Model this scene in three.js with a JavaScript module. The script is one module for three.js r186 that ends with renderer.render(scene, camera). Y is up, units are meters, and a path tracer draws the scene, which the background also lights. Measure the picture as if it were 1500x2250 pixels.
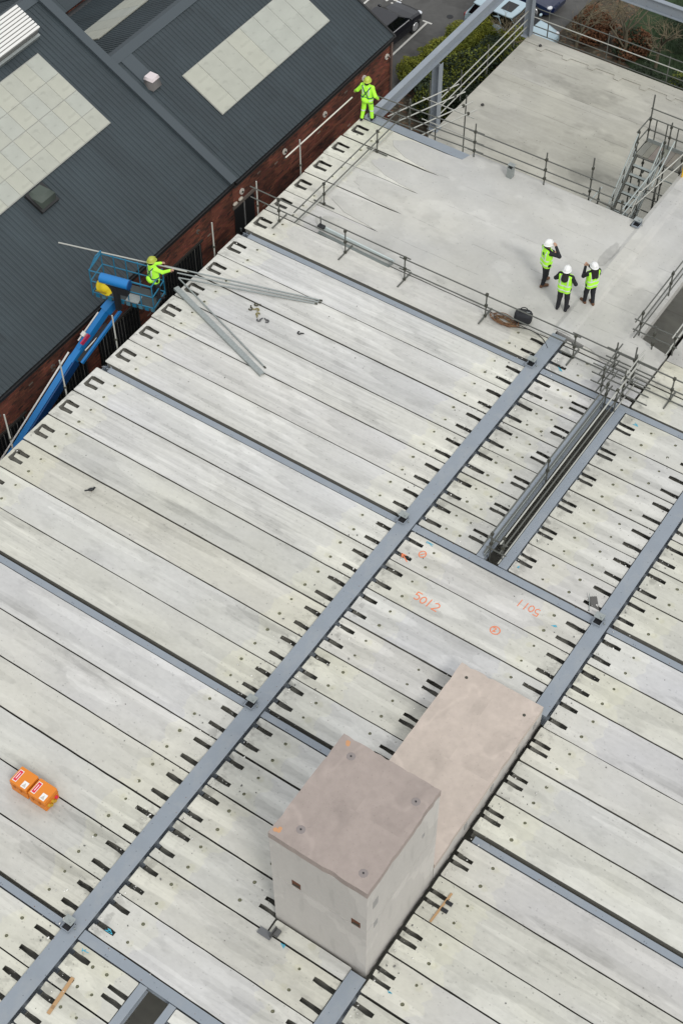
import * as THREE from 'three';
import { mergeGeometries } from 'three/addons/utils/BufferGeometryUtils.js';

// ---------------------------------------------------------------- camera, sky, sun, exposure
// x = across the building (u), y = up (0 = top of the precast deck), z = -v (v runs along the main beams)
const scene = new THREE.Scene();
const camera = new THREE.PerspectiveCamera(35.99, 682 / 1024, 0.5, 400);
camera.position.set(14.525, 36.328, 16.788);
camera.up.set(-0.437329, 0.61785239, -0.65345373);
camera.lookAt(14.525 - 0.34823844 * 40, 36.328 - 0.78628206 * 40, 16.788 - 0.51038271 * 40);
const renderer = new THREE.WebGLRenderer({ antialias: true });
renderer.toneMapping = THREE.LinearToneMapping;
renderer.toneMappingExposure = 1.08;
renderer.shadowMap.enabled = true;
{ // overcast sky: thin even cloud, a little brighter overhead and towards the veiled sun
  const w = 128, h = 64, d = new Float32Array(w * h * 4);
  const sx = 0.62, sy = 0.72, sz = 0.31;
  for (let j = 0; j < h; j++) for (let i = 0; i < w; i++) {
    const el = ((j + 0.5) / h - 0.5) * Math.PI, az = ((i + 0.5) / w - 0.5) * 2 * Math.PI;
    const x = Math.cos(el) * Math.cos(az), y = Math.sin(el), z = Math.cos(el) * Math.sin(az);
    const c = Math.max(0, x * sx + y * sy + z * sz);
    const up = Math.max(0, y);
    const L = y < 0 ? 0.35 : (0.54 + 0.40 * up + 0.28 * c * c * c);
    const n = 0.03 * Math.sin(7 * x + 3 * z) * Math.cos(5 * z - 4 * y);
    const o = (j * w + i) * 4;
    d[o] = (L + n) * 0.975; d[o + 1] = (L + n) * 1.0; d[o + 2] = (L + n) * 1.035; d[o + 3] = 1;
  }
  const t = new THREE.DataTexture(d, w, h, THREE.RGBAFormat, THREE.FloatType);
  t.mapping = THREE.EquirectangularReflectionMapping; t.magFilter = THREE.LinearFilter; t.minFilter = THREE.LinearFilter;
  t.needsUpdate = true;
  scene.background = t; scene.environment = t;
}
const sun = new THREE.DirectionalLight(new THREE.Color(1, 0.975, 0.93), 1.4);
sun.position.set(62, 72, 31); sun.target.position.set(0, 0, -10);
sun.castShadow = true; sun.shadow.radius = 26; sun.shadow.mapSize.set(2048, 2048);
Object.assign(sun.shadow.camera, { left: -45, right: 45, top: 45, bottom: -45, near: 1, far: 200 });
scene.add(sun, sun.target);

// ---------------------------------------------------------------- helpers
let seed = 7;
const rnd = () => { seed = (seed * 1664525 + 1013904223) >>> 0; return seed / 4294967296; };
const rr = (a, b) => a + (b - a) * rnd();
const P = (u, h, v) => new THREE.Vector3(u, h, -v);
const taken = {};
function numbered(n) { if (!(n in taken)) { taken[n] = 0; return n; } taken[n]++; return n + '_' + String(taken[n]).padStart(3, '0'); }
function shade(o) { o.traverse(m => { if (m.isMesh) { m.castShadow = true; m.receiveShadow = true; } }); return o; }
function part(name, geos, mat, parent) {
  const list = Array.isArray(geos) ? geos : [geos];
  const g = list.length > 1 ? mergeGeometries(list.map(clean)) : list[0];
  const m = new THREE.Mesh(g, mat); m.name = name; m.castShadow = m.receiveShadow = true; parent.add(m); return m;
}
function clean(g) { // same attributes everywhere so that pieces merge
  g = g.index ? g.toNonIndexed() : g;
  for (const k of Object.keys(g.attributes)) if (!['position', 'normal', 'uv'].includes(k)) g.deleteAttribute(k);
  if (!g.attributes.normal) g.computeVertexNormals();
  if (!g.attributes.uv) g.setAttribute('uv', new THREE.BufferAttribute(new Float32Array(g.attributes.position.count * 2), 2));
  return g;
}
function thing(name, label, category, at = [0, 0, 0], turn = 0, group) { // at = [u, h, v]
  const o = new THREE.Group(); o.name = numbered(name); o.position.set(at[0], at[1], -at[2]); o.rotation.y = turn;
  o.userData = { label, category }; if (group) o.userData.group = group; scene.add(o); return o;
}
function solo(name, label, category, geos, mat, group) {
  const m = part(numbered(name), geos, mat, scene); m.userData = { label, category }; if (group) m.userData.group = group; return m;
}
function struct(name, geos, mat) { const m = part(numbered(name), geos, mat, scene); m.userData.kind = 'structure'; return m; }
function structGroup(name) { const o = new THREE.Group(); o.name = numbered(name); o.userData.kind = 'structure'; scene.add(o); return o; }
// world-aligned box with uv in metres
function bx(u0, u1, h0, h1, v0, v1) {
  const g = new THREE.BoxGeometry(u1 - u0, h1 - h0, v1 - v0); metreUV(g, u1 - u0, h1 - h0, v1 - v0);
  g.translate((u0 + u1) / 2, (h0 + h1) / 2, -(v0 + v1) / 2); return g;
}
function metreUV(g, a, b, c) {
  const uv = g.attributes.uv, S = [[c, b], [c, b], [a, c], [a, c], [a, b], [a, b]];
  for (let f = 0; f < 6; f++) for (let i = 0; i < 4; i++) { const k = f * 4 + i; uv.setXY(k, uv.getX(k) * S[f][0], uv.getY(k) * S[f][1]); }
}
function tb(a, b, r = 0.024, seg = 7, r2) { // tube between two points
  const d = b.clone().sub(a), L = d.length();
  const g = new THREE.CylinderGeometry(r2 ?? r, r, L, seg, 1);
  g.applyQuaternion(new THREE.Quaternion().setFromUnitVectors(new THREE.Vector3(0, 1, 0), d.normalize()));
  const m = a.clone().add(b).multiplyScalar(0.5); g.translate(m.x, m.y, m.z); return g;
}
function bar(a, b, w, t, upv = new THREE.Vector3(0, 1, 0)) { // rectangular bar, width w (sideways) and thickness t (along up)
  const d = b.clone().sub(a), L = d.length(); d.normalize();
  const s = new THREE.Vector3().crossVectors(d, upv).normalize(), u2 = new THREE.Vector3().crossVectors(s, d);
  const g = new THREE.BoxGeometry(w, t, L); metreUV(g, w, t, L);
  g.applyMatrix4(new THREE.Matrix4().makeBasis(s, u2, d.clone().negate()));
  const m = a.clone().add(b).multiplyScalar(0.5); g.translate(m.x, m.y, m.z); return g;
}
// flat shape drawn in (u, v), extruded between heights h0 and h1
function slabShape(pts, h0, h1, holes = []) {
  const s = new THREE.Shape(pts.map(p => new THREE.Vector2(p[0], p[1])));
  for (const h of holes) s.holes.push(new THREE.Path(h.map(p => new THREE.Vector2(p[0], p[1]))));
  const g = new THREE.ExtrudeGeometry(s, { depth: h1 - h0, bevelEnabled: false, curveSegments: 6 });
  g.rotateX(-Math.PI / 2); g.translate(0, h0, 0); return g;
}
// noise
function hash(x, y, s) { let h = (x * 374761393 + y * 668265263 + s * 2147483647 + s * 974711) | 0; h = Math.imul(h ^ (h >>> 13), 1274126177); return ((h ^ (h >>> 16)) >>> 0) / 4294967296; }
function vn(x, y, s) {
  const xi = Math.floor(x), yi = Math.floor(y); let fx = x - xi, fy = y - yi; fx = fx * fx * (3 - 2 * fx); fy = fy * fy * (3 - 2 * fy);
  const a = hash(xi, yi, s), b = hash(xi + 1, yi, s), c = hash(xi, yi + 1, s), d = hash(xi + 1, yi + 1, s);
  return a + (b - a) * fx + (c - a) * fy + (a - b - c + d) * fx * fy;
}
function fbm(x, y, s, o = 4) { let v = 0, a = 0.5, t = 0; for (let i = 0; i < o; i++) { v += a * vn(x, y, s + i * 17); t += a; a *= 0.5; x *= 2.03; y *= 2.03; } return v / t; }
const sm = (a, b, x) => { const t = Math.min(1, Math.max(0, (x - a) / (b - a))); return t * t * (3 - 2 * t); };
// texture from fn(x, y) in metres -> [r, g, b, height]; colour linear
function tex(W, H, mw, mh, fn, wantBump = true, repeat = false) {
  const c = new Uint8Array(W * H * 4), b = new Uint8Array(W * H * 4);
  const enc = v => { v = Math.min(1, Math.max(0, v)); return 255 * (v <= 0.0031308 ? 12.92 * v : 1.055 * Math.pow(v, 1 / 2.4) - 0.055); };
  for (let j = 0; j < H; j++) for (let i = 0; i < W; i++) {
    const r = fn((i + 0.5) / W * mw, (j + 0.5) / H * mh), o = (j * W + i) * 4;
    c[o] = enc(r[0]); c[o + 1] = enc(r[1]); c[o + 2] = enc(r[2]); c[o + 3] = 255;
    const q = Math.min(255, Math.max(0, (r[3] ?? 0.5) * 255)); b[o] = b[o + 1] = b[o + 2] = q; b[o + 3] = 255;
  }
  const mk = (d, srgb) => {
    const t = new THREE.DataTexture(d, W, H, THREE.RGBAFormat); t.magFilter = THREE.LinearFilter; t.minFilter = THREE.LinearMipmapLinearFilter; t.generateMipmaps = true;
    if (srgb) t.colorSpace = THREE.SRGBColorSpace; t.wrapS = t.wrapT = THREE.RepeatWrapping; if (repeat) t.repeat.set(1 / mw, 1 / mh); t.needsUpdate = true; return t;
  };
  return { map: mk(c, true), bump: wantBump ? mk(b, false) : null };
}
function M(hex, rough = 0.7, extra = {}) { return new THREE.MeshStandardMaterial({ color: hex, roughness: rough, metalness: 0, ...extra }); }
function lin(r, g, b, rough = 0.7, extra = {}) { const m = M(0xffffff, rough, extra); m.color.setRGB(r, g, b); return m; }
function TM(t, rough, bumpScale = 0.004, extra = {}) { return new THREE.MeshStandardMaterial({ map: t.map, bumpMap: t.bump, bumpScale, roughness: rough, metalness: 0, ...extra }); }

// ---------------------------------------------------------------- materials
// precast plank concrete: lengthwise trowel streaks, blotches, pock marks, paler grout patches near the ends, smears
function plankTex(len, s, W, ends, rib = 0) {
  const smears = []; for (let i = 0; i < 13; i++) smears.push([hash(i, 1, s) * len, hash(i, 2, s) * 1.2, 0.5 + 1.7 * hash(i, 3, s), 0.06 + 0.22 * hash(i, 4, s), hash(i, 5, s) < 0.6 ? 1 : -1, hash(i, 6, s)]);
  const pocks = []; for (let i = 0; i < 34 * len; i++) pocks.push([hash(i, 11, s) * len, hash(i, 12, s) * 1.2, 0.006 + 0.016 * hash(i, 13, s) ** 2, hash(i, 14, s)]);
  const grid = {}; for (const p of pocks) { for (const dx of [-1, 0, 1]) (grid[Math.floor(p[0] * 4) + dx] ??= []).push(p); }
  const streaky = 0.25 + 1.0 * hash(3, 3, s) ** 2, warm = (hash(5, 5, s) - 0.5) * 0.06;
  return tex(W, 128, len, 1.2, (x, y) => {
    let v = 0.488 + 0.06 * (fbm(x * 0.32, y * 1.1, s) - 0.5) + 0.06 * (fbm(x * 1.2, y * 2.4, s + 3) - 0.5);
    if (rib) v += rib * (sm(0.42, 0.5, fbm(x * 0.22, y * 17, s + 81, 2)) - 0.5) * sm(0.25, 0.5, fbm(x * 0.4, y * 1.5, s + 83)) + rib * 0.7 * (fbm(x * 0.3, y * 40, s + 85, 2) - 0.5);
    const zone = sm(0.42, 0.62, fbm(x * 0.3, y * 0.5, s + 70));
    v += streaky * zone * 0.11 * (fbm(x * 0.5, y * 26, s + 5, 3) - 0.5);
    v += 0.06 * (fbm(x * 9, y * 14, s + 9, 3) - 0.5);
    const dirt = sm(0.6, 0.78, fbm(x * 1.1, y * 2.6, s + 21)); v -= dirt * 0.055 * (0.4 + fbm(x * 12, y * 14, s + 22, 2));
    let w = warm + 0.05 * (fbm(x * 0.4, y * 0.8, s + 31) - 0.5);
    for (const q of smears) {
      const dx = (x - q[0]) / q[2], dy = (y - q[1]) / q[3], r = dx * dx + dy * dy + 0.9 * (fbm(x * 2.5, y * 7, s + 41) - 0.5);
      if (r < 1) { const e = sm(1, 0.86, r); v += q[4] * e * (0.02 + 0.036 * q[5]); }
    }
    for (const e of ends) { // patches of grout worked in round the end of the plank
      const d = Math.abs(x - e), n = fbm(x * 2.1, y * 2.4, s + 51), lim = 1.15 + 1.0 * (n - 0.35);
      if (d < lim) { const k = sm(lim, lim - 0.05, d); v += k * (0.028 + 0.06 * (fbm(x * 3, y * 3, s + 52) - 0.5)); w += k * 0.03; }
      for (const yy of [0.31, 0.89]) { const r = Math.hypot(x - (e < 1 ? e + 0.98 : e - 0.98), y - yy) + 0.13 * (fbm(x * 5, y * 5, s + 53) - 0.5); if (r < 0.13) { const k = sm(0.13, 0.05, r); w += k * 0.035; v -= k * 0.03; } }
      if (d < 0.5) v -= 0.13 * sm(0.55, 0.72, fbm(x * 4, y * 5, s + 61)) * sm(0.5, 0.1, d);
    }
    let ht = 0.5 + 0.35 * (fbm(x * 10, y * 22, s + 5, 3) - 0.5);
    for (const p of grid[Math.floor(x * 4)] ?? []) { const r = Math.hypot((x - p[0]) * (0.3 + 0.6 * p[3]), y - p[1]); if (r < p[2]) { v -= 0.13 * p[3]; ht -= 0.25; } }
    return [v * (1.0 + w * 0.5), v * (0.995 + w * 0.38), v * (0.958 - w * 1.2), ht];
  });
}
const longTex = [11, 23, 37, 41, 59, 67, 73].map(s => plankTex(11.25, s, 1024, [0.1, 11.2]));
const ribTex = [211, 223, 227].map(s => plankTex(11.25, s, 1024, [0.1, 11.2], 0.042));
const shortTex = [101, 113, 127, 131, 149].map(s => plankTex(5.9, s, 512, [0.1, 5.8]));
const toneList = [[1.01, 1.005, 0.98], [0.955, 0.95, 0.93], [1.03, 1.025, 1.0], [0.99, 0.98, 0.94], [1.02, 1.01, 0.97], [0.94, 0.935, 0.915], [0.975, 0.955, 0.9], [1.0, 0.985, 0.95]];
const plankMats = { long: [], short: [], rib: [] };
for (const [k, L] of [['long', longTex], ['rib', ribTex], ['short', shortTex]]) for (const t of L) for (const c of toneList) { const m = TM(t, 0.92, 0.006); m.color.setRGB(...c); plankMats[k].push(m); }
const coreMat = lin(0.30, 0.295, 0.28, 0.95);

const screedTex = tex(1024, 1024, 14, 14, (x, y) => {
  let v = 0.45 + 0.10 * (fbm(x * 0.35, y * 0.5, 301) - 0.5) + 0.07 * (fbm(x * 1.3, y * 1.9, 305, 5) - 0.5) + 0.03 * (fbm(x * 11, y * 13, 309, 2) - 0.5);
  const stain = sm(0.58, 0.72, fbm(x * 0.55 + 3, y * 1.1, 321)); v -= 0.05 * stain * (0.5 + fbm(x * 6, y * 7, 322, 2));
  const lt = sm(0.6, 0.68, fbm(x * 0.8 + 7, y * 1.4, 331)); v += 0.035 * lt;
  const fy = ((y + 0.06 * (fbm(x * 1.1, 4, 341) - 0.5)) % 1.2 + 1.2) % 1.2; // joints below show through as thin broken cracks
  if (fy < 0.022 && fbm(x * 0.9, Math.floor(y / 1.2) * 5, 347) > 0.52) v -= 0.10;
  const w = 0.05 * (fbm(x * 0.4, y * 0.4, 351) - 0.45);
  if (hash(Math.floor(x * 34), Math.floor(y * 34), 361) > 0.9965) v -= 0.13;
  { const dx = (x - 13.75) / 0.2, dy = (y - 6.9) / 0.75, r = dx * dx + dy * dy + 1.4 * (fbm(x * 3, y * 3, 381) - 0.5); v -= 0.13 * sm(1.05, 0.7, r) * (0.6 + 0.6 * fbm(x * 8, y * 8, 383, 2)); } // damp stain beside the haunch
  return [v * (1.0 + w), v * (0.985 + w * 0.6), v * (0.92 - w), 0.5 + 0.5 * (fbm(x * 3, y * 5, 371) - 0.5)];
}, true, true);
const screedMat = TM(screedTex, 0.88, 0.008);
const terraceTex = tex(1024, 1024, 16, 16, (x, y) => {
  let v = 0.355 + 0.09 * (fbm(x * 0.25, y * 0.4, 401) - 0.5) + 0.06 * (fbm(x * 1.1, y * 2.0, 405, 5) - 0.5) + 0.03 * (fbm(x * 9, y * 12, 409, 2) - 0.5);
  v += 0.045 * sm(0.56, 0.66, fbm(x * 0.5, y * 0.9, 421)); v += 0.06 * (fbm(x * 0.8, y * 9, 423, 3) - 0.5); v -= 0.05 * sm(0.6, 0.72, fbm(x * 0.7 + 9, y * 1.3, 425)) * (0.5 + fbm(x * 5, y * 8, 426, 2));
  const fy = (y + 0.05 * (fbm(x * 1.3, 2, 431) - 0.5)) % 1.2; if (fy < 0.035 && fbm(x * 0.7, Math.floor(y / 1.2) * 3, 433) > 0.42) v -= 0.06;  // joint lines drawn darker for the faint shadow along each ridge
  if (hash(Math.floor(x * 30), Math.floor(y * 30), 441) > 0.9975) v -= 0.15;
  const w = 0.6 * (fbm(x * 0.3, y * 0.3, 451) - 0.3);
  return [v * (1.03 + 0.03 * w), v * (1.0 + 0.02 * w), v * (0.88 - 0.10 * w), 0.5 + 0.5 * (fbm(x * 3, y * 6, 461) - 0.5)];
}, true, true);
const terraceMat = TM(terraceTex, 0.9, 0.008);
const steelTex = tex(512, 512, 4, 4, (x, y) => { let v = 1 + 0.10 * (fbm(x * 2, y * 2, 501) - 0.5) + 0.05 * (fbm(x * 16, y * 16, 503, 2) - 0.5); const dust = sm(0.54, 0.72, fbm(x * 1.7, y * 1.7, 509)) * fbm(x * 9, y * 9, 510, 2); let c = [0.235 * v, 0.265 * v, 0.298 * v]; c = c.map((k, i) => k + dust * 0.16 * ([0.42, 0.41, 0.37][i] - k)); const h = hash(Math.floor(x * 50), Math.floor(y * 50), 507); if (h > 0.9955) c = c.map(k => k * 0.5); if (h < 0.0012) c = [0.14, 0.07, 0.04]; return [...c, 0.5]; }, false, true);
const steelMat = TM(steelTex, 0.5, 0); steelMat.bumpMap = null;
const steelDark = lin(0.09, 0.105, 0.125, 0.55);
const galvTex = tex(128, 128, 0.6, 0.6, (x, y) => { const v = 1 + 0.35 * (fbm(x * 18, y * 18, 521, 3) - 0.5); return [0.30 * v, 0.325 * v, 0.315 * v, 0.5]; }, false, true);
const galvMat = new THREE.MeshStandardMaterial({ map: galvTex.map, roughness: 0.45, metalness: 0.35 });
const tubeMat = lin(0.115, 0.118, 0.105, 0.55, { metalness: 0.3 });
const tubeLight = lin(0.42, 0.42, 0.38, 0.5, { metalness: 0.2 });
const couplerMat = lin(0.07, 0.07, 0.055, 0.7, { metalness: 0.4 });
const rustMat = lin(0.12, 0.045, 0.02, 0.9);
const blackMat = lin(0.012, 0.013, 0.015, 0.6);
const coreTex = tex(512, 512, 5.5, 5.5, (x, y) => {
  const a = fbm(x * 0.6, y * 0.6, 601), wx = x + 1.6 * (fbm(x * 0.5, y * 0.5, 603) - 0.5), wy = y + 1.6 * (fbm(x * 0.5 + 9, y * 0.5, 605) - 0.5);
  const ridge = Math.abs(fbm(wx * 0.8, wy * 0.8, 607, 3) - 0.5); let v = 1 + 0.16 * (a - 0.5) + 0.10 * (fbm(x * 3, y * 3, 609) - 0.5) + 0.04 * (fbm(x * 20, y * 20, 611, 2) - 0.5);
  v += 0.11 * sm(0.07, 0.0, ridge) * sm(0.4, 0.6, fbm(x * 0.9, y * 0.9, 613)); v += 0.16 * (fbm(x * 7, y * 7, 617, 3) - 0.5); if (hash(Math.floor(x * 40), Math.floor(y * 40), 619) > 0.99) v -= 0.12; v -= 0.08 * sm(0.56, 0.66, fbm(wx * 1.1, wy * 1.1, 615));
  return [0.395 * v, 0.335 * v, 0.293 * v, 0.5 + 0.6 * (v - 1)];
}, true, true);
const coreTopLow = TM(coreTex, 0.9, 0.006); coreTopLow.color.setRGB(1.2, 1.21, 1.2);
const coreTopTall = TM(coreTex, 0.9, 0.006); coreTopTall.color.setRGB(0.84, 0.83, 0.85);
const coreSideTex = tex(512, 512, 5, 5, (x, y) => {
  let v = 0.475 + 0.06 * (fbm(x * 0.8, y * 0.6, 631) - 0.5) + 0.05 * (fbm(x * 3.4, y * 1.2, 633) - 0.5) + 0.03 * (fbm(x * 18, y * 16, 635, 2) - 0.5);
  v += 0.05 * sm(0.62, 0.68, fbm(x * 1.5, y * 1.0, 637)); v -= 0.03 * sm(0.6, 0.74, fbm(x * 6, y * 1.1, 639));
  return [v * 1.0, v * 0.955, v * 0.885, 0.5 + (v - 0.45)];
}, true, true);
const coreSide = TM(coreSideTex, 0.9, 0.006);
const orangeSpray = lin(0.75, 0.20, 0.08, 0.9), blueSpray = lin(0.05, 0.36, 0.50, 0.9);
// ---------------------------------------------------------------- precast deck
const deck = structGroup('precast_floor');
const TH = 0.4;
const coreShadeMat = lin(0.21, 0.205, 0.18, 0.95), plugMat = lin(0.17, 0.17, 0.11, 0.9);  // plank insides coloured darker than the shell, painting shade into slots and joints
function wob(a, b, n, amp, s) { // points from a to b with small uneven offsets sideways
  const out = [], dx = b[0] - a[0], dy = b[1] - a[1], L = Math.hypot(dx, dy); out.push(a);
  for (let i = 1; i < n; i++) { const t = i / n, o = (rnd() - 0.5) * 2 * amp; out.push([a[0] + dx * t - dy / L * o, a[1] + dy * t + dx / L * o]); }
  return out;
}
function ringHole(cu, cv, r) { const p = []; for (let i = 0; i < 7; i++) { const a = -i / 7 * 6.283; p.push([cu + r * Math.cos(a) * rr(0.9, 1.1), cv + r * Math.sin(a) * rr(0.9, 1.1)]); } return p; }
function slotPts(u0, u1, vc, w) { // closed slot, rough edged, listed clockwise
  const n = 6, a = [], b = [];
  for (let i = 0; i <= n; i++) { const u = u0 + (u1 - u0) * i / n; a.push([u, vc + w / 2 + rr(-0.012, 0.012)]); b.push([u, vc - w / 2 + rr(-0.012, 0.012)]); }
  a[0][1] -= w * 0.25; b[0][1] += w * 0.25; a[n][1] -= w * 0.25; b[n][1] += w * 0.25;
  return [...a, ...b.reverse()];
}
let plankNo = 0; const planks = {};
// ends: 'slots' = two open cores running out under the beam, 'n' = closed hairpin slot, 'pair' = two close slots running out, '' = plain
function plank(u0, u1, v0, v1, le, re, key, o = {}) {
  const ga = rr(0.012, 0.034), gb = rr(0.012, 0.034), a = v0 + ga, b = v1 - gb, vc = (v0 + v1) / 2, holes = [], plugs = [];
  const len = u1 - u0, n = Math.max(4, Math.round(len / 0.45)); const W = 0.135;
  const endNotch = (kind, ue, dir) => { // outline of one end walked upward (dir +1 = right end, walked from v=a to v=b) or downward
    const off = kind === 'slots' ? 0.29 : 0.125, w = kind === 'slots' ? W : 0.12, L = kind === 'slots' ? rr(0.52, 0.6) : rr(0.5, 0.56), out = [];
    const e = () => ue + (dir > 0 ? -1 : 1) * rr(0, 0.018);
    if (kind === 'slots' || kind === 'pair') {
      const list = dir > 0 ? [vc - off, vc + off] : [vc + off, vc - off];
      for (const s of list) {
        const j = rr(-0.02, 0.02), lo = s + j - w / 2, hi = s + j + w / 2, A = dir > 0 ? lo : hi, B = dir > 0 ? hi : lo, LL = L * rr(0.93, 1.06), inn = ue - dir * LL;
        const flare = (dir > 0 ? -1 : 1) * rr(0.0, 0.02);
        out.push([e(), A + flare]); out.push([ue - dir * LL * 0.35, A + rr(-0.012, 0.012)]); out.push([ue - dir * LL * 0.7, A + rr(-0.012, 0.012)]); out.push([inn, A + (B - A) * 0.06]); out.push([inn, B - (B - A) * 0.06]);
        out.push([ue - dir * LL * 0.7, B + rr(-0.012, 0.012)]); out.push([ue - dir * LL * 0.35, B + rr(-0.012, 0.012)]); out.push([e(), B + flare * 0.6]);
      }
    }
    return out;
  };
  const c = 0.02; let pts = [];
  pts.push(...wob([u0 + c, a], [u1 - c, a], n, 0.005)); pts.push([u1 - c, a], [u1, a + c]);
  pts.push(...endNotch(re, u1, 1)); pts.push([u1, b - c], [u1 - c, b]);
  pts.push(...wob([u1 - c, b], [u0 + c, b], n, 0.005).slice(1)); pts.push([u0 + c, b], [u0, b - c]);
  pts.push(...endNotch(le, u0, -1)); pts.push([u0, a + c]);
  for (const [kind, ue, dir] of [[le, u0, 1], [re, u1, -1]]) {
    if (kind === 'n') {
      const x0 = ue + dir * 0.10, x1 = ue + dir * rr(0.6, 0.68), w = 0.142, k = 0.152, J = () => rr(-0.011, 0.011);
      const q = [[x0, vc + k + w / 2 - 0.02], [x0 + dir * 0.09, vc + k + w / 2 + 0.02], [x0 + dir * 0.3, vc + k + w / 2 + J()], [x1, vc + k + w / 2 - 0.006], [x1 + dir * 0.008, vc + k], [x1, vc + k - w / 2 + 0.004],
        [x0 + dir * 0.33, vc + k - w / 2 + J()], [x0 + dir * 0.09, vc + k - w / 2 + J()], [x0 + dir * 0.11, vc], [x0 + dir * 0.12, vc - k + w / 2 + J()], [x0 + dir * 0.33, vc - k + w / 2 + J()],
        [x1 - dir * 0.02, vc - k + w / 2 - 0.004], [x1 - dir * 0.01, vc - k], [x1 - dir * 0.02, vc - k - w / 2 + 0.006], [x0 + dir * 0.3, vc - k - w / 2 + J()], [x0 + dir * 0.12, vc - k - w / 2 - 0.02], [x0 - dir * 0.015, vc - k - w / 2 + 0.03], [x0 + dir * 0.01 * J(), vc]];
      holes.push(dir > 0 ? q : q.reverse());
    }
    if (kind) { const r = len < 2.2 ? 0.74 : kind === 'n' ? 1.0 : 0.98; for (const s of [-1, 1]) { const X = ue + dir * (r + rr(-0.05, 0.05)), Y = vc + s * (0.29 + rr(-0.02, 0.02)), R = rr(0.04, 0.055); holes.push(ringHole(X, Y, R)); plugs.push([X, Y, R]); } }
  }
  const top = slabShape(pts, -0.02, 0, holes); // thin top shell, hollow core below
  const uv = top.attributes.uv, L0 = len > 7 ? 11.25 : 5.9, flip = len < L0 * 0.8 && le === '' ? 1 : 0;
  for (let i = 0; i < uv.count; i++) { const X = top.attributes.position.getX(i), Z = -top.attributes.position.getZ(i); const t = (X - u0) / len; uv.setXY(i, len > L0 * 0.8 ? t : (t * len / L0), (Z - v0) / 1.2); }
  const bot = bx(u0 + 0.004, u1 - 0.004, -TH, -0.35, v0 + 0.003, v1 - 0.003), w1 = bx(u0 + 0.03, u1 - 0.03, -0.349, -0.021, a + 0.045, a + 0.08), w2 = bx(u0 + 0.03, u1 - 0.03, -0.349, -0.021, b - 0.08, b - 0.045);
  const list = plankMats[o.rib ? 'rib' : len > 7 ? 'long' : 'short'];
  const m = part(numbered('precast_plank'), top, list[o.mat ?? Math.floor(rnd() * list.length)], deck);
  part('shaded_core', [bot, w1, w2, bx(u0 + 0.012, u0 + 0.05, -0.349, -0.021, a + 0.081, b - 0.081), bx(u1 - 0.05, u1 - 0.012, -0.349, -0.021, a + 0.081, b - 0.081)].slice(0, le === 'n' ? 5 : 3), coreShadeMat, m); for (const [x, y, r] of plugs) part('lifting_plug', new THREE.CylinderGeometry(r * 1.3, r * 1.3, 0.02, 8).translate(x, -0.045, -y), plugMat, m);  // core floor and walls in the darkened concrete, shade put into the colour
  m.position.y = rr(-0.006, 0.004); plankNo++; if (key) planks[key] = m; return m;
}
const bay = b => 7.5 * b + 0.15;
for (let b = -2; b <= 2; b++) for (let i = 0; i < 6; i++) { // big field left of the main beam
  if (b === -2 && i < 2) continue;
  const v0 = bay(b) + 1.2 * i; plank(-11.22 + rr(-0.03, 0.03), 0.02, v0, v0 + 1.2, 'n', 'slots', `L${b}_${i}`, { rib: b === 1 || (b === 0 && i > 3) });
}
for (let b = -1; b <= 0; b++) for (let i = 0; i < 6; i++) { // between the two main beams, cut short where the concrete core stands
  const v0 = bay(b) + 1.2 * i, mid = v0 + 0.6, core = mid > -4.75 && mid < 4.1;
  plank(0.535, core ? 4.16 : 6.38, v0, v0 + 1.2, 'slots', core ? 'pair' : 'slots', `M${b}_${i}`);
}
plank(4.2, 6.38, -4.96, -4.53, '', '');
for (let i = 3; i < 6; i++) { const v0 = bay(-2) + 1.2 * i; plank(0.535, 2.4, v0, v0 + 1.2, 'slots', 'pair', `M-2_${i}`); plank(3.52, 6.38, v0, v0 + 1.2, 'pair', 'slots'); }
for (let i = 0; i < 6; i++) { const v0 = bay(1) + 1.2 * i; plank(0.535, 2.5, v0, v0 + 1.2, 'slots', 'pair', `M1_${i}`); plank(3.55, 6.38, v0, v0 + 1.2, 'pair', 'slots', `N1_${i}`); }
plank(0.535, 3.5, 15.15, 16.35, 'slots', 'slots'); plank(0.535, 3.5, 16.35, 17.55, 'slots', ''); plank(3.56, 8.6, 15.15, 16.35, '', ''); plank(3.56, 8.6, 16.35, 17.55, '', '');
for (let b = -1; b <= 1; b++) for (let i = 0; i < 6; i++) { // right-hand field
  const v0 = bay(b) + 1.2 * i, mid = v0 + 0.6, core = mid > -4.8 && mid < 3.9;
  plank(core ? 6.87 : 6.9, 18.1, v0, v0 + 1.2, core ? 'pair' : 'slots', 'n', `R${b}_${i}`);
}
// spray marks on the planks: flat ribbons of paint 3 mm proud
function ribbon(lines, w, h = 0.0085) {
  const gs = [];
  for (const L of lines) for (let i = 0; i + 1 < L.length; i++) {
    const [a, b] = [L[i], L[i + 1]], dx = b[0] - a[0], dy = b[1] - a[1], l = Math.hypot(dx, dy) || 1e-6, nx = -dy / l * w / 2, ny = dx / l * w / 2, ex = dx / l * w * 0.3, ey = dy / l * w * 0.3;
    const k = h + 0.0004 * (i % 2);
    const g = new THREE.BufferGeometry(), q = [[a[0] - ex + nx, a[1] - ey + ny], [a[0] - ex - nx, a[1] - ey - ny], [b[0] + ex - nx, b[1] + ey - ny], [b[0] + ex + nx, b[1] + ey + ny]];
    g.setAttribute('position', new THREE.Float32BufferAttribute([0, 1, 2, 0, 2, 3].flatMap(j => [q[j][0], k, -q[j][1]]), 3)); g.setAttribute('uv', new THREE.Float32BufferAttribute(new Array(12).fill(0), 2)); g.computeVertexNormals(); gs.push(g);
  }
  return gs;
}
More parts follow.
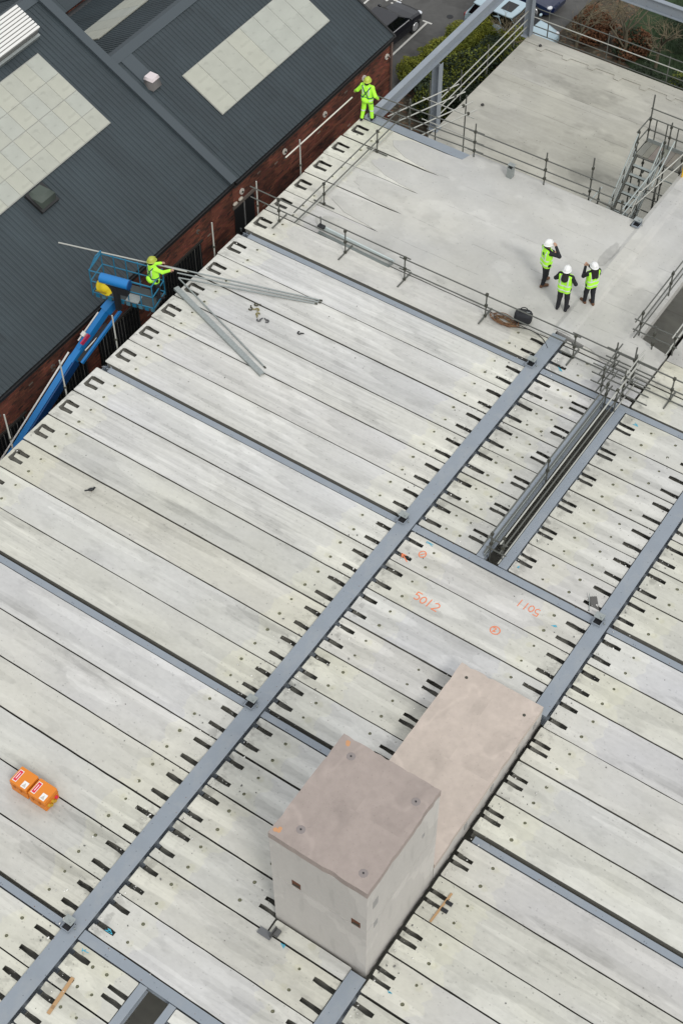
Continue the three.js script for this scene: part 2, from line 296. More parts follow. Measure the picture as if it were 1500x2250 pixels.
const arc = (cx, cy, rx, ry, a0, a1, n = 9) => Array.from({ length: n + 1 }, (_, i) => { const a = (a0 + (a1 - a0) * i / n) * Math.PI / 180; return [cx + rx * Math.cos(a), cy + ry * Math.sin(a)]; });
const glyph = { 5: [[[0.62, 1], [0.1, 0.97], [0.08, 0.56], ...arc(0.32, 0.33, 0.32, 0.3, 100, -120, 8)]], 0: [arc(0.33, 0.42, 0.3, 0.42, 90, 450, 12)], 1: [[[0.25, 1], [0.22, 0]]], 2: [[...arc(0.32, 0.72, 0.3, 0.27, 160, -40, 7), [0.02, 0.02], [0.66, 0.05]]] };
function word(str, u, v, size, turn, adv = 0.82) {
  const out = []; let x = 0; const c = Math.cos(turn), s = Math.sin(turn);
  for (const ch of str) { for (const L of glyph[ch]) out.push(L.map(p => { const X = (p[0] + x) * size * 0.95, Y = p[1] * size; return [u + X * c - Y * s, v + X * s + Y * c]; })); x += adv; }
  return out;
}
const mark = (key, lines, w, mat) => part('spray_mark', ribbon(lines, w), mat, planks[key] ?? deck);
mark('M0_4', word('5012', 1.80, 5.36, 0.27, -0.06), 0.028, orangeSpray);
mark('M0_5', word('5011', 5.04, 6.98, 0.25, Math.PI - 0.03), 0.024, orangeSpray);
mark('M0_4', [arc(4.29, 5.70, 0.14, 0.13, 0, 360, 14), ...word('2', 4.24, 5.63, 0.14, 0.3)], 0.026, orangeSpray);
mark('M0_5', [arc(1.23, 6.8, 0.10, 0.12, 0, 360, 12), [[1.17, 6.74], [1.31, 6.88]]], 0.026, orangeSpray);
mark('M0_5', [[[1.0, 6.33], [0.72, 6.5]], [[0.72, 6.5], [0.86, 6.5]], [[0.72, 6.5], [0.8, 6.38]]], 0.028, orangeSpray);
const scrib = (u, v, n, s) => { const L = [[u, v]]; for (let i = 0; i < n; i++) L.push([u + rr(-s, s), v + rr(-s * 0.5, s * 0.5)]); return [L]; };
for (const [k, u, v] of [['M0_5', 1.2, 7.24], ['M0_5', 5.6, 6.72], ['N1_5', 3.98, 14.62], ['N1_0', 3.72, 7.92], ['M1_5', 0.98, 15.35], ['M-1_0', 4.75, -5.0], ['M-1_0', 0.98, -7.05], ['M-2_5', 0.85, -7.78], ['R-1_2', 7.4, -4.55]]) mark(k, scrib(u, v, 6, 0.13), 0.016, blueSpray);
// crumbs of mortar and grout left along the plank ends
{
  const g = new THREE.IcosahedronGeometry(0.5, 0), N = 2600, im = new THREE.InstancedMesh(g, lin(0.62, 0.61, 0.57, 0.95), N), m = new THREE.Matrix4(), q = new THREE.Quaternion(), col = new THREE.Color();
  const lines = [[-0.12, -10, 16, 1], [0.62, -10, 16, 1], [6.3, 4.2, 14.8, 0.8], [6.98, -6, 14.8, 1], [2.4, 7.7, 14.8, 0.5], [3.62, 7.7, 14.8, 0.6], [4.1, -4.8, 4, 0.6], [-11.1, 1, 22, 0.25]]; const tot = lines.reduce((s2, l) => s2 + (l[2] - l[1]) * l[3], 0); let i = 0;
  for (const [u, a, b, w] of lines) { const n = Math.floor(N * 0.8 * (b - a) * w / tot); for (let k = 0; k < n && i < N; k++, i++) { const d = Math.pow(rnd(), 2.2) * 0.9 * (u === 0.62 || u === 6.98 || u === 3.62 || u === -11.1 ? 1 : -1), s2 = 0.012 + 0.04 * Math.pow(rnd(), 3); q.setFromEuler(new THREE.Euler(rr(0, 6), rr(0, 6), rr(0, 6))); m.compose(P(u + d, 0.004 + s2 * 0.2, rr(a, b)), q, new THREE.Vector3(s2 * rr(0.8, 1.8), s2 * 0.7, s2)); im.setMatrixAt(i, m); const t = rnd(); col.setScalar(t < 0.3 ? 0.25 : t < 0.8 ? 0.85 : 1.25); im.setColorAt(i, col); } }
  for (; i < N; i++) { const s2 = 0.01 + 0.03 * Math.pow(rnd(), 3); q.setFromEuler(new THREE.Euler(rr(0, 6), rr(0, 6), rr(0, 6))); m.compose(P(rr(-11, 14), 0.004 + s2 * 0.2, rr(-8, 15)), q, new THREE.Vector3(s2 * 1.3, s2 * 0.7, s2)); im.setMatrixAt(i, m); col.setScalar(rnd() < 0.6 ? 0.25 : 0.8); im.setColorAt(i, col); }
  im.name = 'mortar_crumbs'; im.userData = { kind: 'stuff', label: 'crumbs of pale mortar and grit along the plank ends', category: 'debris' }; scene.add(im);
}
// concrete topping already poured over the far bays
const ragged = [];
{
  const ends = { 16.4: -9.9, 17.55: -8.4, 18.75: -7.6, 19.95: -7.5, 21.15: -7.7 };
  let v = 16.42; while (v < 22.3) { const near = Object.keys(ends).map(Number).reduce((p, q) => Math.abs(q - v) < Math.abs(p - v) ? q : p), d = Math.abs(near - v); ragged.push([-9.15 + 1.7 * Math.exp(-d * d / 0.012) + 0.35 * Math.sin(v * 5.1) + rr(-0.12, 0.12), v]); v += 0.11; }
}
const frontEdge = []; for (let u = 0.05; u > -9; u -= 0.3) frontEdge.push([u, 16.41 + 0.03 * Math.sin(u * 3) + rr(-0.015, 0.015)]);
const floorScreed = slabShape([...frontEdge, ...ragged, [-7.9, 22.3], [-6.9, 22.36], [-6.75, 22.9], [-4, 22.93], [-0.35, 22.9], [-0.35, 22.55], [0.05, 22.5]], -0.001, 0.016);
const southEdge = []; for (let u = 0.06; u < 3.5; u += 0.25) southEdge.push([u, 16.75 - 0.33 * sm(0.5, 2.4, u) + rr(-0.03, 0.03)]);
const rightScreed = slabShape([...southEdge, [3.5, 16.4], [3.5, 17.75], [2.42, 17.98], [2.36, 25.6], [2.36, 30], [0.04, 30], [0.03, 23]], -0.25, 0.03);
const beyond = slabShape([[3.57, 17.56], [9, 17.56], [9, 30], [3.57, 30]], -0.25, 0.012);
for (const [g, n] of [[floorScreed, 'screed_floor'], [rightScreed, 'screed_floor'], [beyond, 'screed_floor']]) struct(n, g, screedMat);
// low haunch of concrete over the main beam line between the two pours
struct('concrete_haunch', (() => { const s = new THREE.Shape([[-0.12, 0], [0.62, 0], [0.5, 0.055], [0.36, 0.075], [0.02, 0.06]].map(p => new THREE.Vector2(...p))); const g = new THREE.ExtrudeGeometry(s, { depth: 12.4, bevelEnabled: false }); g.translate(0, 0.016, -29.2); return g; })(), screedMat);
struct('screed_base', [bx(0.05, 2.36, -TH, -0.255, 17.6, 30)], coreMat);
// lower storey floor, open as a terrace at the far end
const ring4 = (a, b, c, d) => [[a, c], [a, d], [b, d], [b, c]];
struct('lower_terrace', [slabShape([[-10.9, -16], [18.2, -16], [18.2, 34.9], [-10.9, 34.9]], -3.9, -3.6, [ring4(2.62, 3.32, -13, -7.6), ring4(2.72, 3.28, 7.6, 14.9), ring4(2.3, 3.66, 17.65, 30)])], terraceMat);
const shaftMat = lin(0.30, 0.295, 0.27, 0.95);
{ const o = structGroup('stairwell'); part('stairwell_floor', bx(2.34, 3.62, -7.4, -7.3, 17.69, 30), shaftMat, o); for (let i = 0; i < 12; i++) part('stair_step', bx(2.36, 3.6, -4.2 - 0.18 * i, -4.0 - 0.18 * i, 26 - 0.28 * i, 26.29 - 0.28 * i), shaftMat, o); }
struct('terrace_edge_strip', (() => { const p = [[-10.88, 34.88], [-10.88, 34.3]]; for (let u = -10.2; u < 9; u += 1.2) { p.push([u, 34.28 + rr(-0.02, 0.02)], [u + 0.05, 34.05 + rr(-0.03, 0.03)], [u + 0.3, 34.05 + rr(-0.03, 0.03)], [u + 0.36, 34.28 + rr(-0.02, 0.02)]); } p.push([9.2, 34.28], [9.2, 34.88]); return slabShape(p, -3.599, -3.565); })(), terraceMat);

// ---------------------------------------------------------------- steel frame
function iBeam(name, label, category, u0, u1, v0, v1, top, depth, along, group) { // box extents of the flange; along 'v' or 'u'
  const o = thing(name, label, category, [(u0 + u1) / 2, top, (v0 + v1) / 2], 0, group), du = (u1 - u0) / 2, dv = (v1 - v0) / 2, t = 0.022;
  part('top_flange', bx(-du, du, -t, 0, -dv, dv), steelMat, o);
  part('web', along === 'v' ? bx(-0.009, 0.009, -depth + t, -t, -dv, dv) : bx(-du, du, -depth + t, -t, -0.009, 0.009), steelMat, o);
  part('bottom_flange', bx(-du, du, -depth, -depth + t, -dv, dv), steelMat, o);
  return o;
}
const GB = 'blue-grey painted floor beams';
iBeam('steel_beam', 'long wide blue-grey main beam crossing the deck, with four column stubs on it', 'steel beam', 0, 0.47, -11.5, 16.62, 0.042, 0.5, 'v', GB);
iBeam('steel_beam', 'blue-grey main beam running up from the pink concrete block past the stub beside the narrow slot', 'steel beam', 6.4, 6.83, 4.05, 14.84, 0.042, 0.5, 'v', GB);
iBeam('steel_beam', 'short blue-grey main beam below the tall concrete block at the bottom edge', 'steel beam', 6.4, 6.83, -11, -4.62, 0.042, 0.5, 'v', GB);
for (const [b, t] of [[-1, 'lowest narrow tie beam between planks, left of the lowest stub'], [0, 'narrow recessed tie beam left of the stub nearest the tall concrete block'], [1, 'narrow recessed tie beam from the deck edge to the stub by the narrow slot'], [2, 'uppermost narrow recessed tie beam, between the deck edge and the screeded floor']])
  iBeam('tie_beam', t, 'steel beam', -10.86, -0.01, 7.5 * b - 0.128, 7.5 * b + 0.07, -0.03, 0.2, 'u', 'narrow tie beams left of the main beam');
iBeam('tie_beam', 'recessed tie beam running from the main beam into the tall concrete block', 'steel beam', 0.49, 4.1, -0.12, 0.075, -0.035, 0.2, 'u');
iBeam('tie_beam', 'recessed tie beam leaving the right side of the pink concrete block', 'steel beam', 7.05, 18, -0.125, 0.065, -0.03, 0.2, 'u');
iBeam('tie_beam', 'narrow tie beam right of the stub beside the spray-painted planks', 'steel beam', 6.86, 18, 7.375, 7.57, -0.03, 0.2, 'u');
iBeam('tie_beam', 'wide blue-grey cross beam between the two stubs, below the narrow slot', 'steel beam', 0.49, 6.39, 7.38, 7.62, 0.0, 0.25, 'u');
iBeam('tie_beam', 'wide blue-grey cross beam above the narrow slot, under the tangle of scaffold tubes', 'steel beam', 0.49, 9, 14.88, 15.1, -0.01, 0.25, 'u');
iBeam('tie_beam', 'wide blue-grey cross beam above the dark opening in the bottom left corner', 'steel beam', 0.49, 6.39, -7.64, -7.36, 0.01, 0.25, 'u');
iBeam('trimmer_beam', 'blue-grey trimmer beam on the right side of the narrow slot opening', 'steel beam', 3.24, 3.52, 7.64, 14.86, 0.03, 0.25, 'v');
iBeam('trimmer_beam', 'blue-grey trimmer beam on the left side of the narrow slot opening', 'steel beam', 2.52, 2.76, 7.64, 14.86, 0.0, 0.25, 'v');
iBeam('trimmer_beam', 'grey trimmer beam left of the dark opening at the bottom edge', 'steel beam', 2.42, 2.64, -14, -7.66, 0.0, 0.25, 'v');
iBeam('trimmer_beam', 'grey trimmer beam right of the dark opening at the bottom edge', 'steel beam', 3.3, 3.5, -14, -7.66, 0.0, 0.25, 'v');
iBeam('edge_beam', 'pale blue-grey edge beam vanishing under the screed by the harnessed worker', 'steel beam', -10.9, -6.5, 22.37, 22.74, 0.012, 0.5, 'u');
iBeam('edge_beam', 'long pale blue-grey beam spanning the gap beside the parked cars, behind the harnessed worker', 'steel beam', -11.15, -10.915, 22.4, 35.05, 0.0, 0.52, 'v');
iBeam('edge_beam', 'blue-grey beam high over the bare trees in the top right corner', 'steel beam', -10.8, 4, 34.82, 35.03, 0.0, 0.52, 'u');
solo('perimeter_beam', 'steel beam carrying the plank ends along the alley side of the deck', 'steel beam', [bx(-11.1, -10.88, -0.65, -0.406, -16, 22.3)], steelDark);
for (const [v, l] of [[27.3, 'blue-grey steel column standing on the terrace edge near the harnessed worker'], [34.72, 'blue-grey steel column on the far corner of the terrace by the parked cars']]) {
  const o = thing('steel_column', l, 'steel column', [-10.95, -3.6, v], 0, 'columns on the lower terrace');
  part('flange', bx(-0.155, -0.135, 0, v > 30 ? 3.6 : 3.08, -0.15, 0.15), steelMat, o); part('flange', bx(0.135, 0.155, 0, v > 30 ? 3.6 : 3.08, -0.15, 0.15), steelMat, o);
  part('web', bx(-0.135, 0.135, 0, v > 30 ? 3.6 : 3.08, -0.012, 0.012), steelMat, o); part('base_plate', bx(-0.22, 0.22, 0, 0.025, -0.22, 0.22), steelMat, o);
}
// column stubs at the grid points
function stub(label, u, v) {
  const o = thing('column_stub', label, 'column stub', [u, 0.042, v], 0, 'steel column stubs on the main beams'), s = 0.13, t = 0.018, H = 0.07;
  for (const g of [bx(-s, s, 0, H, -s - 0.02, -s - 0.02 + t), bx(-s, -s + t, 0, H, -s, s), bx(s - t, s, 0, H, -s, s)]) part('tube_wall', g, steelMat, o);
  part('tube_wall', bx(-s, s, 0, 0.17, s - t, s), steelMat, o);
  part('splice_plate', bx(-s - 0.015, s * 0.95, 0.172, 0.19, -0.02, s + 0.06), galvMat, o);
  part('hollow_shade', bx(-s + t, s - t, 0.001, 0.004, -s, s - t), blackMat, o);  // black sheet painting the dark inside of the open tube
  part('bolt', new THREE.CylinderGeometry(0.022, 0.022, 0.05, 6).translate(s + 0.06, 0.025, -s * 0.2), galvMat, o);
  part('bolt', new THREE.CylinderGeometry(0.022, 0.022, 0.05, 6).translate(s * 0.4, 0.205, -0.05), galvMat, o);
  return o;
}
stub('column stub on the main beam at the lowest left crossing', 0.10, -7.52);
stub('column stub on the main beam nearest the tall concrete block', 0.10, 0.0);
stub('column stub on the main beam at the near end of the narrow slot', 0.10, 7.5);
stub('column stub on the main beam where it runs under the screed', 0.10, 15.0);
stub('column stub on the right-hand main beam beside the spray-painted planks', 6.52, 7.5);
stub('column stub in the screed at the foot of the scaffold stair', -0.15, 22.68);
for (const [v, l] of [[7.5, 'open bracket at the deck edge beside the boom of the blue lift'], [15, 'open bracket at the deck edge beside the dark double door']]) {
  const o = thing('edge_bracket', l, 'bracket', [-10.98, -0.14, v], 0, 'brackets at the deck edge');
  part('base_plate', bx(-0.19, 0.13, -0.02, 0, -0.12, 0.12), steelDark, o); part('upright', bx(-0.04, -0.02, 0, 0.13, -0.1, 0.1), steelDark, o); part('upright', bx(-0.16, 0.1, 0, 0.1, 0.0, 0.016), steelMat, o); part('end_plate', bx(0.1, 0.118, 0, 0.12, -0.11, 0.11), steelMat, o);
}

// ---------------------------------------------------------------- precast concrete core (two blocks)
function lidShape(a, b, h0, h1) { // slab lid with slightly chipped, uneven arrises
  const c = [[-a, -b], [a, -b], [a, b], [-a, b]], pts = [];
  for (let k = 0; k < 4; k++) { const e = wob(c[k], c[(k + 1) % 4], 18, 0.007); for (let i = 1; i < e.length; i++) if (rnd() < 0.12) { e[i][0] *= 0.985; e[i][1] *= 0.985; } pts.push(...e); }
  return slabShape(pts, h0, h1);
}
{
  const o = thing('concrete_core', 'tall tan concrete block with pinkish top and rusty pockets', 'concrete block', [5.42, 0, -2.98]), a = 1.31, b = 1.5;
  const wallN = (n, h0, h1) => { // four walls of one lift
    part('wall_panel', bx(-a, a, h0, h1, -b, -b + 0.2), coreSide, o); part('wall_panel', bx(a - 0.2, a, h0, h1, -b + 0.2, b), coreSide, o);
    part('wall_panel', bx(-a, -a + 0.2, h0, h1, -b + 0.2, b), coreSide, o); part('wall_panel', bx(-a + 0.2, a - 0.2, h0, h1, b - 0.2, b), coreSide, o);
  };
  wallN(0, -0.3, 2.34); wallN(1, 2.365, 4.19);
  part('joint_bed', bx(-a + 0.02, a - 0.02, 2.33, 2.37, -b + 0.02, b - 0.02), coreMat, o);
  part('lid_slab', lidShape(a + 0.012, b + 0.012, 4.2, 4.44), coreTopTall, o);
  part('lid_bed', bx(-a + 0.02, a - 0.02, 4.18, 4.21, -b + 0.02, b - 0.02), coreMat, o);
  for (const [x, z] of [[-0.75, -1.05], [-0.85, 1.1], [1.0, 0.95], [0.98, -1.15]]) { const c = part('lifting_socket', [new THREE.CylinderGeometry(0.1, 0.11, 0.006, 9).translate(x, 4.443, z * -1)], lin(0.24, 0.21, 0.2, 0.95), o); part('socket_bolt', new THREE.CylinderGeometry(0.02, 0.02, 0.03, 6).translate(x, 4.455, -z), blackMat, c); }
  for (const [u, h] of [[-0.62, 2.55], [1.02, 2.52]]) { part('pocket', bx(u - 0.12, u + 0.12, h - 0.12, h + 0.15, -b - 0.006, -b + 0.05), rustMat, o); part('rebar', bar(P(u - 0.08, h - 0.02, -b - 0.02), P(u + 0.1, h + 0.02, -b - 0.02), 0.03, 0.03), couplerMat, o); part('rebar', bar(P(u, h - 0.22, -b - 0.02), P(u, h + 0.03, -b - 0.02), 0.035, 0.03), galvMat, o); }
  for (const [v, h, s] of [[-1.15, 3.35, 0.17], [-1.12, 2.2, 0.13], [0.85, 3.3, 0.08]]) part('pocket', bx(a - 0.05, a + 0.006, h - s, h + s, v - s * 0.6, v + s * 0.6), coreMat, o);
  const dabMat = lin(0.5, 0.26, 0.13, 0.9);
  for (const [u, v] of [[-1.17, -1.32], [-1.1, 1.36]]) for (let i = 0; i < 4; i++) part('paint_dab', new THREE.CylinderGeometry(rr(0.025, 0.06), 0.05, 0.003, 7).translate(u + rr(-0.07, 0.07), 4.4415 + 0.0004 * i, -v + rr(-0.05, 0.05)), dabMat, o);
  const q = thing('concrete_core', 'low pale pink concrete block behind the tall one', 'concrete block', [5.5, 0, 1.24]), A = 1.24, B = 2.7;
  part('wall_panel', bx(-A, A, -0.3, 0.42, -B, B), coreSide, q); part('lid_slab', lidShape(A + 0.01, B - 0.004, 0.424, 0.62), coreTopLow, q);
  for (const [x, v] of [[-0.9, 2.35], [0.95, 2.2]]) part('lifting_socket', new THREE.CylinderGeometry(0.045, 0.045, 0.01, 8).translate(x, 0.623, -v), couplerMat, q);
  for (const v of [1.4, 0.1, -1.2, 2.3]) part('chipped_corner', bx(A - 0.03, A + 0.02, 0.1, 0.36, v - 0.06, v + 0.06), coreMat, q);
}
// ---------------------------------------------------------------- scaffold guard rails
function coup(p, s = 0.05) { return new THREE.BoxGeometry(s, s * 1.1, s).translate(p.x, p.y, p.z); }
// posts: [u, h, v, height]; rails at given heights between given ends; feet: direction of the foot tube
function guard(label, posts, rails, o = {}) {
  const a = posts[0], g = thing('guard_rail', label, 'guard rail', [a[0], a[1], a[2]], 0, o.group), off = P(a[0], a[1], a[2]).negate();
  const L = (u, h, v) => P(u, h, v).add(off);
  for (const [u, h, v, H, foot] of posts) {
    const pm = part('standard', tb(L(u, h + 0.002, v), L(u, h + H, v), 0.026), tubeMat, g);
    if (foot) { part('foot_tube', tb(L(u + foot[0] * 0.42, h + 0.028, v + foot[1] * 0.42), L(u - foot[0] * 0.42, h + 0.028, v - foot[1] * 0.42), 0.027), tubeMat, g); part('coupler', coup(L(u, h + 0.05, v), 0.08), couplerMat, pm); }
    for (const r of o.at ?? []) part('coupler', coup(L(u, h + r, v), 0.085), couplerMat, pm);
  }
  for (const r of rails) part('rail', tb(L(...r[0]), L(...r[1]), 0.024), r[2] ? tubeLight : tubeMat, g);
  return g;
}
const fv = [0, 1], fu = [1, 0];
guard('scaffold rail crossing the deck along the screed edge, in front of the three visitors', [[-10.4, 0, 16.1, 1.0, fv], [-7.65, 0, 16.05, 1.05, fv], [-5.3, 0, 16.05, 1.02, fv], [-2.2, 0.016, 16.05, 1.02, fv], [1.04, 0.0, 16.02, 1.02, fv], [3.05, 0, 16.1, 1.55], [4.42, 0, 16.08, 1.02, fv], [7.2, 0, 16.08, 1.02, fv]],
  [[[-11.6, 0.98, 16.13], [-5.1, 1.0, 16.08]], [[-5.5, 0.95, 16.03], [1.2, 0.97, 16.05]], [[0.9, 1.0, 16.09], [8.2, 0.97, 16.06]], [[-11.6, 0.52, 16.13], [-5.1, 0.5, 16.08]], [[-5.5, 0.46, 16.03], [1.2, 0.5, 16.05]], [[0.9, 0.5, 16.1], [8.2, 0.48, 16.06]], [[0.6, 0.12, 15.98], [8.2, 0.12, 15.98]]], { at: [0.5, 0.98] });
guard('scaffold rail with double tubes running from the crossing rail up to the harnessed worker', [[-9.64, 0, 21.04, 1.0, fu], [-9.62, 0, 17.67, 1.0, fu]],
  [[[-9.62, 0.93, 15.9], [-9.64, 0.93, 22.6]], [[-9.62, 0.48, 15.9], [-9.66, 0.48, 22.7]], [[-9.85, 0.06, 16.3], [-9.8, 0.05, 22.3], 1]], { at: [0.48, 0.93] });
guard('scaffold rail along the drop between the screeded floor and the lower terrace', [[-6.64, 0.012, 22.72, 1.45], [-3.83, 0.016, 22.78, 1.4], [-9.4, 0.0, 22.8, 1.3], [-11.0, 0, 22.55, 1.35]],
  [[[-11.15, 1.02, 22.58], [-6.3, 1.12, 22.76]], [[-6.9, 1.12, 22.7], [-1.2, 1.05, 22.86]], [[-11.1, 0.55, 22.58], [-6.3, 0.65, 22.76]], [[-6.9, 0.66, 22.7], [-1.2, 0.6, 22.86]], [[-11, 0.2, 22.56], [-6.3, 0.28, 22.76]], [[-6.9, 0.28, 22.7], [-1.2, 0.24, 22.86]]], { at: [0.28, 0.66, 1.1] });
guard('bright scaffold rail along the left edge of the lower terrace', [[-11.05, -3.62, 29.4, 1.45], [-11.05, -3.62, 31.5, 1.4], [-11.05, -3.62, 33.7, 1.4], [-11.05, -3.62, 27.6, 1.4]], [[[-11.02, -2.5, 27.3], [-11.02, -2.45, 34.9], 1], [[-11.02, -2.9, 27.3], [-11.02, -2.85, 34.9], 1], [[-11.02, -3.25, 27.3], [-11.02, -3.2, 34.9], 1]]);
guard('scaffold rail along the far edge of the lower terrace before the bare trees', [[-10.2, -3.62, 35.05, 1.25], [-7.42, -3.62, 35.05, 1.28], [-4.65, -3.62, 35.05, 1.25], [-1.9, -3.62, 35.05, 1.25], [0.8, -3.62, 35.05, 1.25]], [[[-10.9, -2.4, 35.02], [1, -2.38, 35.02]], [[-10.9, -2.85, 35.02], [1, -2.8, 35.02], 1], [[-10.9, -3.25, 35.02], [1, -3.2, 35.02]], [[-10.9, -3.56, 34.98], [1, -3.56, 34.98]]]);
// standards clamped outside the deck edge over the alley
for (const [v, t, l] of [[3.4, 1.35, 'bare upright scaffold tube at the deck edge nearest the left border'], [5.95, 1.45, 'upright scaffold tube crossing the lower blue boom'], [8.45, 1.3, 'upright scaffold tube beside the upper blue boom'], [13.65, 1.3, 'upright scaffold tube before the barred window right of the lift'], [16.15, 1.3, 'upright scaffold tube right of the dark double door'], [18.72, 1.35, 'upright scaffold tube farthest up the brick wall']]) {
  const o = thing('scaffold_upright', l, 'scaffold tube', [-11.34, -0.5, v], 0, 'uprights along the alley edge');
  part('standard', tb(P(0, 0, 0), P(0, t + 0.5, 0), 0.026), tubeLight, o); part('coupler', coup(P(0, 0.75, 0), 0.07), couplerMat, o); part('edge_clamp', bx(-0.05, 0.24, 0.2, 0.24, -0.04, 0.04), couplerMat, o);
}
// guard round the narrow slot opening
guard('scaffold guard with toe board round the narrow slot opening in the deck', [[2.84, -0.3, 7.86, 1.4], [2.84, -0.3, 11.1, 1.4], [2.84, -0.3, 14.75, 1.4], [3.2, -0.3, 7.9, 1.3], [3.2, -0.3, 14.7, 1.3]],
  [[[2.82, 0.98, 7.4], [2.82, 0.98, 15.4]], [[2.82, 0.5, 7.5], [2.82, 0.5, 15.2]], [[3.2, 0.02, 7.7], [3.2, 0.02, 16.3], 1], [[3.2, 0.5, 7.7], [3.2, 0.5, 15.8]], [[3.2, 0.95, 7.7], [3.2, 0.95, 16.5], 1], [[2.7, 0.3, 7.86], [3.35, 0.3, 7.86]], [[2.7, 0.75, 7.88], [3.35, 0.75, 7.88]]], { at: [0.85, 1.28] })
  .add((() => { const m = new THREE.Mesh(bx(-0.11, -0.09, 0.31, 0.44, -0.15, 7.0), galvMat); m.name = 'toe_board'; return m; })());
{ // cage of tubes at the far end of the slot
  const o = thing('scaffold_cage', 'tangle of scaffold tubes standing on the deck at the far end of the slot', 'scaffold', [2.8, 0, 15.5]);
  const pts = [[-0.35, -0.25], [0.35, -0.25], [-0.4, 0.65], [0.3, 0.62]];
  for (const [u, v] of pts) part('standard', tb(P(u, 0, v), P(u, rr(1.05, 1.35), v), 0.026), tubeMat, o);
  for (const h of [0.25, 0.62, 1.0]) { part('ledger', tb(P(-0.75, h, -0.22), P(1.2, h, -0.22)), tubeMat, o); part('ledger', tb(P(-0.7, h + 0.03, 0.6), P(1.0, h + 0.03, 0.6)), tubeMat, o); part('transom', tb(P(-0.36, h + 0.06, -0.6), P(-0.36, h + 0.06, 0.95)), tubeMat, o); part('transom', tb(P(0.33, h + 0.06, -0.5), P(0.33, h + 0.06, 1.1)), tubeLight, o); }
  for (const [u, v] of pts) for (const h of [0.28, 0.66, 1.03]) part('coupler', coup(P(u, h, v), 0.085), couplerMat, o);
}
// guard round the right-hand stair void
guard('scaffold guard round the dark stair void at the right border', [[2.33, 0.03, 18.05, 1.1], [2.95, -0.3, 17.72, 1.35], [3.6, -0.2, 17.85, 1.2], [2.3, 0.03, 20.2, 1.1], [2.3, 0.03, 22.4, 1.1], [3.62, 0, 20, 1.1]],
  [[[2.3, 0.98, 17.6], [2.28, 0.98, 24]], [[2.3, 0.55, 17.6], [2.28, 0.55, 24]], [[2.3, 0.2, 17.7], [2.28, 0.2, 24]], [[2.2, 0.95, 17.75], [3.75, 0.95, 17.75]], [[2.2, 0.5, 17.75], [3.75, 0.5, 17.75]], [[3.58, 0.98, 17.6], [3.58, 0.98, 24], 1], [[3.58, 0.55, 17.6], [3.58, 0.55, 24], 1], [[3.45, 0.05, 17.7], [3.45, 0.05, 24], 1]], { at: [0.55, 0.98] });
const galvLight = lin(0.36, 0.40, 0.385, 0.5, { metalness: 0.2 });
